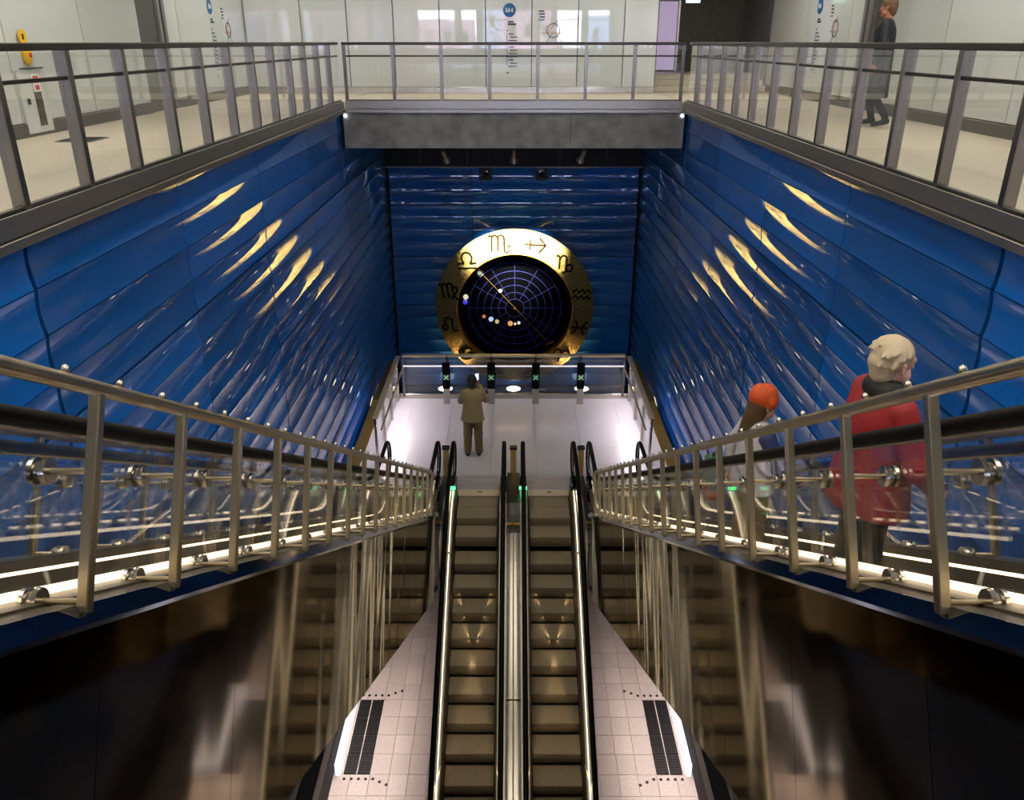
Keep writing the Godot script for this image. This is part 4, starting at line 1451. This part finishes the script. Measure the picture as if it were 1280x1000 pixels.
func head_bones(c: Vector3, b: Basis, skin: Color) -> Array:
	var P := func(x: float, y: float, z: float) -> Vector3: return c + b * Vector3(x, y, z)
	var lip := Color(skin.r * 0.75, skin.g * 0.5, skin.b * 0.5)
	return [
		bone(P.call(0, 0.045, -0.02), P.call(0, 0.03, 0.012), 0.088, 0.082, skin),
		bone(P.call(0, -0.04, 0.03), P.call(0, -0.085, 0.055), 0.062, 0.036, skin),
		bone(P.call(-0.035, -0.055, 0.03), P.call(0.035, -0.055, 0.03), 0.045, 0.045, skin),
		bone(P.call(0, 0.012, 0.09), P.call(0, -0.026, 0.104), 0.009, 0.0125, skin),
		bone(P.call(-0.045, 0.03, 0.078), P.call(0.045, 0.03, 0.078), 0.013, 0.013, skin),
		bone(P.call(-0.02, -0.062, 0.085), P.call(0.02, -0.062, 0.085), 0.009, 0.009, lip),
		bone(P.call(-0.086, 0.018, -0.005), P.call(-0.086, -0.02, 0.0), 0.017, 0.011, skin),
		bone(P.call(0.086, 0.018, -0.005), P.call(0.086, -0.02, 0.0), 0.017, 0.011, skin),
		bone(P.call(0, -0.06, -0.02), P.call(0, -0.17, -0.035), 0.055, 0.058, skin),
	]

func face_parts(t: Node3D, at: Transform3D) -> void:
	for x in [-0.032, 0.032]:
		var m := M.new()
		m.ball(at * Vector3(x, 0.008, 0.083), Vector3(0.012, 0.009, 0.009), 10, at.basis)
		piece(m.mesh(), "eye", mats.sign_white, t)
		m = M.new()
		m.ball(at * Vector3(x, 0.008, 0.0895), Vector3(0.005, 0.005, 0.004), 8, at.basis)
		piece(m.mesh(), "pupil", mats.black, t)

func person(called_label: String, at: Vector3, turn: float, h: float, J: Dictionary) -> Node3D:
	# J: joints in metres for a 1.75 m figure facing +z, plus colours and clothes
	var t := thing("person", called_label, "person", at)
	t.rotation.y = turn
	t.scale = Vector3.ONE * (h / 1.75)
	var skin: Color = J.skin
	var tr: Color = J.trousers
	var sh: Color = J.shoes
	var body := M.new()
	var bones := []
	var hips := Vector3(0, 0.95, 0)
	for s in [-1, 1]:
		var i := "l" if s < 0 else "r"
		var hp := hips + Vector3(s * 0.095, -0.03, 0)
		var kn: Vector3 = J["knee_" + i]
		var an: Vector3 = J["ankle_" + i]
		var toe: Vector3 = J["toe_" + i]
		bones.append(bone(hp, kn, 0.098, 0.064, tr) if not J.get("baggy", false) else bone(hp, kn, 0.112, 0.088, tr))
		bones.append(bone(kn, an + Vector3(0, 0.03, 0), 0.064, 0.05, tr) if not J.get("baggy", false) else bone(kn, an + Vector3(0, 0.04, 0), 0.088, 0.082, tr))
		bones.append(bone(an + Vector3(0, -0.035, -0.035), toe, 0.042, 0.034, sh))
		var shd := Vector3(s * 0.175, 1.43, 0)
		bones.append(bone(shd, J["elbow_" + i], 0.056, 0.044, J.top))
		bones.append(bone(J["elbow_" + i], J["wrist_" + i], 0.044, 0.03, J.get("sleeve_" + i, J.top)))
		bones.append(bone(J["wrist_" + i], J["wrist_" + i] + (J["wrist_" + i] - J["elbow_" + i]).normalized() * 0.03, 0.028, 0.027, skin))
	bones.append(bone(hips + Vector3(-0.06, 0, 0), hips + Vector3(0.06, 0, 0), 0.12, 0.12, tr, 0.85))
	bones.append(bone(hips + Vector3(0, 0.08, 0), Vector3(0, 1.22, 0), 0.135, 0.15, J.top, 0.78))
	bones.append(bone(Vector3(-0.06, 1.34, 0), Vector3(0.06, 1.34, 0), 0.13, 0.13, J.top, 0.82))
	bones.append(bone(Vector3(-0.14, 1.43, -0.01), Vector3(0.14, 1.43, -0.01), 0.06, 0.06, J.top))
	bones.append(bone(Vector3(0, 1.42, -0.01), Vector3(0, 1.54, 0.0), 0.065, 0.056, skin))
	field_mesh(body, bones, 0.035, 0.014)
	var hb := Basis(Vector3.UP, J.get("head_turn", 0.0)) * Basis(Vector3.RIGHT, J.get("head_pitch", 0.0))
	var hc: Vector3 = Vector3(0, 1.635, 0.015)
	field_mesh(body, head_bones(hc, hb, skin), 0.014, 0.005)
	for s in [-1, 1]:
		var i := "l" if s < 0 else "r"
		var w: Vector3 = J["wrist_" + i]
		var dirn: Vector3 = J.get("hand_dir_" + i, w - J["elbow_" + i])
		field_mesh(body, hand_bones(w, dirn, J.get("palm_" + i, Vector3(-s, 0, 0)), skin, J.get("curl_" + i, 0.45), float(s) * J.get("thumb_" + i, 1.0)), 0.006, 0.0045)
	piece(body.mesh(), "body", mats.body, t)
	face_parts(t, Transform3D(hb, hc))
	# clothes
	if J.has("coat"):
		var cm := M.new()
		var cb := []
		var cc: Color = J.coat
		var wd: float = J.get("coat_wide", 0.0)
		var hem: float = J.hem
		cb.append(bone(Vector3(-0.07 - wd * 0.3, 1.33, 0), Vector3(0.07 + wd * 0.3, 1.33, 0), 0.155, 0.155, cc, 0.88))
		cb.append(bone(Vector3(-0.15, 1.435, -0.01), Vector3(0.15, 1.435, -0.01), 0.078, 0.078, cc))
		cb.append(bone(Vector3(0, 1.25, 0), Vector3(0, hem + 0.02, 0), 0.18 + wd * 0.4, 0.205 + wd, cc, 0.82))
		cb.append(bone(Vector3(-0.05, 1.0, 0), Vector3(-0.08, hem - 0.02, 0), 0.14 + wd * 0.5, 0.15 + wd, cc, 0.85))
		cb.append(bone(Vector3(0.05, 1.0, 0), Vector3(0.08, hem - 0.02, 0), 0.14 + wd * 0.5, 0.15 + wd, cc, 0.85))
		field_mesh(cm, cb, 0.04, 0.014, hem)
		piece(cm.mesh(), "coat", mats.body, t)
		for s in [-1, 1]:
			var i := "l" if s < 0 else "r"
			var sm := M.new()
			var sc: Color = J.get("sleeve_" + i, cc)
			var el: Vector3 = J["elbow_" + i]
			var wr: Vector3 = J["wrist_" + i]
			field_mesh(sm, [bone(Vector3(s * 0.165, 1.42, -0.005), el, 0.078 + wd * 0.12, 0.064 + wd * 0.1, sc), bone(el, el.lerp(wr, 0.92), 0.064 + wd * 0.1, 0.05 + wd * 0.1, sc)], 0.03, 0.014)
			piece(sm.mesh(), "sleeve", mats.body, t)
	if J.has("collar"):
		var km := M.new()
		field_mesh(km, [bone(Vector3(-0.05, 1.49, -0.03), Vector3(0.05, 1.49, -0.03), 0.075, 0.075, J.collar), bone(Vector3(-0.06, 1.47, 0.02), Vector3(0.06, 1.47, 0.02), 0.07, 0.07, J.collar)], 0.03, 0.01)
		piece(km.mesh(), "collar", mats.body, t)
	if J.has("hair"):
		var hm := M.new()
		var bl := []
		for p in J.hair_bones:
			bl.append(bone(hc + hb * p[0], hc + hb * p[1], p[2], p[3], J.hair))
		field_mesh(hm, bl, 0.008, 0.006)
		piece(hm.mesh(), "hair", mats.body, t)
	if J.has("hat"):
		var hm := M.new()
		var bl := []
		for p in J.hat_bones:
			bl.append(bone(hc + hb * p[0], hc + hb * p[1], p[2], p[3], J.hat, p[4] if p.size() > 4 else 1.0))
		field_mesh(hm, bl, 0.018, 0.007)
		piece(hm.mesh(), "hat", mats.body, t)
	return t

func blond_tufts() -> Array:
	# short tousled hair: a cap of many small locks swept back from the brow
	var rng := RandomNumberGenerator.new()
	rng.seed = 21
	var o := [[Vector3(0, 0.06, -0.03), Vector3(0, 0.055, -0.01), 0.1, 0.097], [Vector3(0, 0.01, -0.06), Vector3(0, -0.04, -0.06), 0.085, 0.07]]
	for k in 46:
		var a := rng.randf_range(-PI, PI)
		var e := rng.randf_range(-0.35, 1.4)
		var u := Vector3(cos(e) * sin(a), sin(e), cos(e) * cos(a))
		if u.z > 0.45 and u.y < 0.5:
			continue
		var p := Vector3(0, 0.05, -0.025) + u * 0.088
		o.append([p, p + (u * 0.022 + Vector3(0, -0.022, -0.02) + Vector3(rng.randf_range(-1, 1), rng.randf_range(-1, 1), rng.randf_range(-1, 1)) * 0.01), 0.022, 0.008])
	return o

func people() -> void:
	var stand := {
		"knee_l": Vector3(-0.11, 0.5, 0.02), "ankle_l": Vector3(-0.12, 0.08, -0.01), "toe_l": Vector3(-0.14, 0.035, 0.17),
		"knee_r": Vector3(0.11, 0.5, 0.02), "ankle_r": Vector3(0.12, 0.08, -0.01), "toe_r": Vector3(0.14, 0.035, 0.17),
		"elbow_l": Vector3(-0.25, 1.15, -0.03), "wrist_l": Vector3(-0.26, 0.9, 0.05), "elbow_r": Vector3(0.25, 1.15, -0.03), "wrist_r": Vector3(0.26, 0.9, 0.05),
		"skin": Color(0.45, 0.24, 0.16),
	}
	# man photographing the clock; he faces away, so -z
	var J := stand.duplicate()
	J.merge({"trousers": Color(0.16, 0.12, 0.05), "shoes": Color(0.012, 0.01, 0.009), "top": Color(0.32, 0.25, 0.115), "coat": Color(0.34, 0.265, 0.125), "hem": 0.82, "coat_wide": 0.02, "baggy": true,
		"elbow_l": Vector3(-0.27, 1.2, 0.16), "wrist_l": Vector3(-0.12, 1.46, 0.33), "hand_dir_l": Vector3(0.05, 0.1, 0.03), "palm_l": Vector3(0.6, 0.1, -0.5), "curl_l": 0.7, "thumb_l": -1.0,
		"elbow_r": Vector3(0.24, 1.18, 0.14), "wrist_r": Vector3(0.04, 1.36, 0.3), "hand_dir_r": Vector3(-0.02, 0.1, 0.03), "palm_r": Vector3(-0.8, 0.1, 0.0), "curl_r": 0.8,
		"hair": Color(0.02, 0.015, 0.01), "hair_bones": [[Vector3(0, 0.03, -0.03), Vector3(0, -0.04, -0.05), 0.092, 0.07]],
		"hat": Color(0.012, 0.012, 0.014), "hat_bones": [[Vector3(0, 0.07, -0.015), Vector3(0, 0.075, 0.0), 0.105, 0.1], [Vector3(0, 0.045, 0.08), Vector3(0, 0.04, 0.13), 0.05, 0.04]], "head_pitch": -0.15}, true)
	person("man in khaki jacket, trousers and black cap photographing the clock with phone", Vector3(-0.86, LAND, -15.6), PI, 1.80, J)
	var ph := thing("phone", "small lit phone held up by the man on the landing", "phone", Vector3(-0.775, LAND + 1.66, -16.0))
	bx("case", Vector3(-0.775, LAND + 1.66, -16.0), Vector3(0.075, 0.15, 0.012), mats.black, ph, 0.004)
	bx("screen", Vector3(-0.775, LAND + 1.66, -15.993), Vector3(0.066, 0.138, 0.002), glow("phone_glow", Color(0.8, 0.85, 1.0), 2.5), ph)
	# rider in the red coat
	J = stand.duplicate()
	J.merge({"skin": Color(0.62, 0.36, 0.27), "trousers": Color(0.02, 0.02, 0.024), "shoes": Color(0.01, 0.01, 0.01), "top": Color(0.24, 0.010, 0.015), "coat": Color(0.26, 0.010, 0.015), "hem": 0.80, "coat_wide": 0.06, "collar": Color(0.015, 0.013, 0.015),
		"elbow_l": Vector3(-0.30, 1.15, 0.06), "wrist_l": Vector3(-0.24, 0.98, 0.24), "elbow_r": Vector3(0.30, 1.15, 0.06), "wrist_r": Vector3(0.24, 0.98, 0.24),
		"hair": Color(0.50, 0.40, 0.27), "hair_bones": blond_tufts()}, true)
	person("person with short pale blond hair in loose red coat riding the right escalator", Vector3(1.98, up_tread(4.06), -3.98), PI / 2 + 0.15, 1.72, J)
	# rider in the orange hat
	J = stand.duplicate()
	J.merge({"skin": Color(0.55, 0.30, 0.21), "trousers": Color(0.30, 0.23, 0.12), "shoes": Color(0.03, 0.02, 0.015), "top": Color(0.5, 0.5, 0.55), "coat": Color(0.55, 0.54, 0.58), "hem": 0.92, "coat_wide": 0.01, "sleeve_r": Color(0.5, 0.49, 0.54), "sleeve_l": Color(0.035, 0.05, 0.16), "baggy": true,
		"elbow_l": Vector3(-0.25, 1.18, 0.1), "wrist_l": Vector3(-0.2, 1.05, 0.3), "elbow_r": Vector3(0.25, 1.17, -0.1), "wrist_r": Vector3(0.22, 0.95, -0.1),
		"hair": Color(0.10, 0.055, 0.025), "hair_bones": [[Vector3(0, 0.03, -0.03), Vector3(0, -0.06, -0.06), 0.096, 0.085], [Vector3(0, -0.08, -0.08), Vector3(0.02, -0.26, -0.13), 0.075, 0.05]],
		"hat": Color(0.62, 0.085, 0.012), "hat_bones": [[Vector3(0, 0.075, -0.02), Vector3(0, 0.08, 0.0), 0.108, 0.1], [Vector3(-0.06, 0.045, 0.02), Vector3(0.06, 0.045, 0.02), 0.06, 0.06], [Vector3(0, 0.04, -0.06), Vector3(0, 0.04, 0.06), 0.06, 0.055]]}, true)
	person("person in orange hat, pale jacket and khaki trousers riding the right escalator", Vector3(2.0, up_tread(6.06), -5.98), PI / 2 + 0.1, 1.76, J)
	var bag := thing("shopping_bag", "green and red shopping bag carried by the rider in orange hat", "bag", Vector3(1.76, up_tread(6.06) + 0.66, -6.3))
	var bm := M.new()
	var o := bag.position
	bm.box(o + Vector3(0, 0.16, 0), Vector3(0.12, 0.3, 0.28), Basis(), 0.02)
	part(bm, "bag_body", mat("bag_green", Color(0.16, 0.36, 0.22), 0.6), bag)
	bx("red_band", o + Vector3(0, 0.03, 0), Vector3(0.126, 0.1, 0.286), mats.red, bag, 0.015)
	bm = M.new()
	bm.tube(arc(Vector2.ZERO, 0.08, 0, 180, 8).map(func(p): return o + Vector3(0, 0.3 + p.y, p.x)), 0.008, 6)
	part(bm, "bag_handle", mats.black, bag)
	# man walking in the hall
	J = stand.duplicate()
	J.merge({"skin": Color(0.42, 0.17, 0.10), "trousers": Color(0.01, 0.01, 0.013), "shoes": Color(0.012, 0.012, 0.014), "top": Color(0.008, 0.011, 0.018), "coat": Color(0.008, 0.012, 0.02), "hem": 0.42, "coat_wide": 0.015,
		"knee_l": Vector3(-0.1, 0.52, 0.12), "ankle_l": Vector3(-0.1, 0.12, 0.02), "toe_l": Vector3(-0.1, 0.05, 0.19), "knee_r": Vector3(0.1, 0.5, 0.03), "ankle_r": Vector3(0.1, 0.13, -0.2), "toe_r": Vector3(0.11, 0.045, -0.05),
		"hair": Color(0.14, 0.075, 0.04), "hair_bones": [[Vector3(0, 0.06, -0.03), Vector3(0, 0.06, 0.0), 0.1, 0.096], [Vector3(0, 0.0, -0.05), Vector3(0, -0.05, -0.06), 0.085, 0.06]]}, true)
	person("man in long dark navy coat walking past the right glass wall", Vector3(5.3, 0.0, -12.75), -PI / 2 - 0.5, 1.70, J)

func up_tread(d: float) -> float:
	var k := int(round((13.66 - d) / 0.4))
	return LAND + 0.4 * SL * (k - 2.575) + 0.007
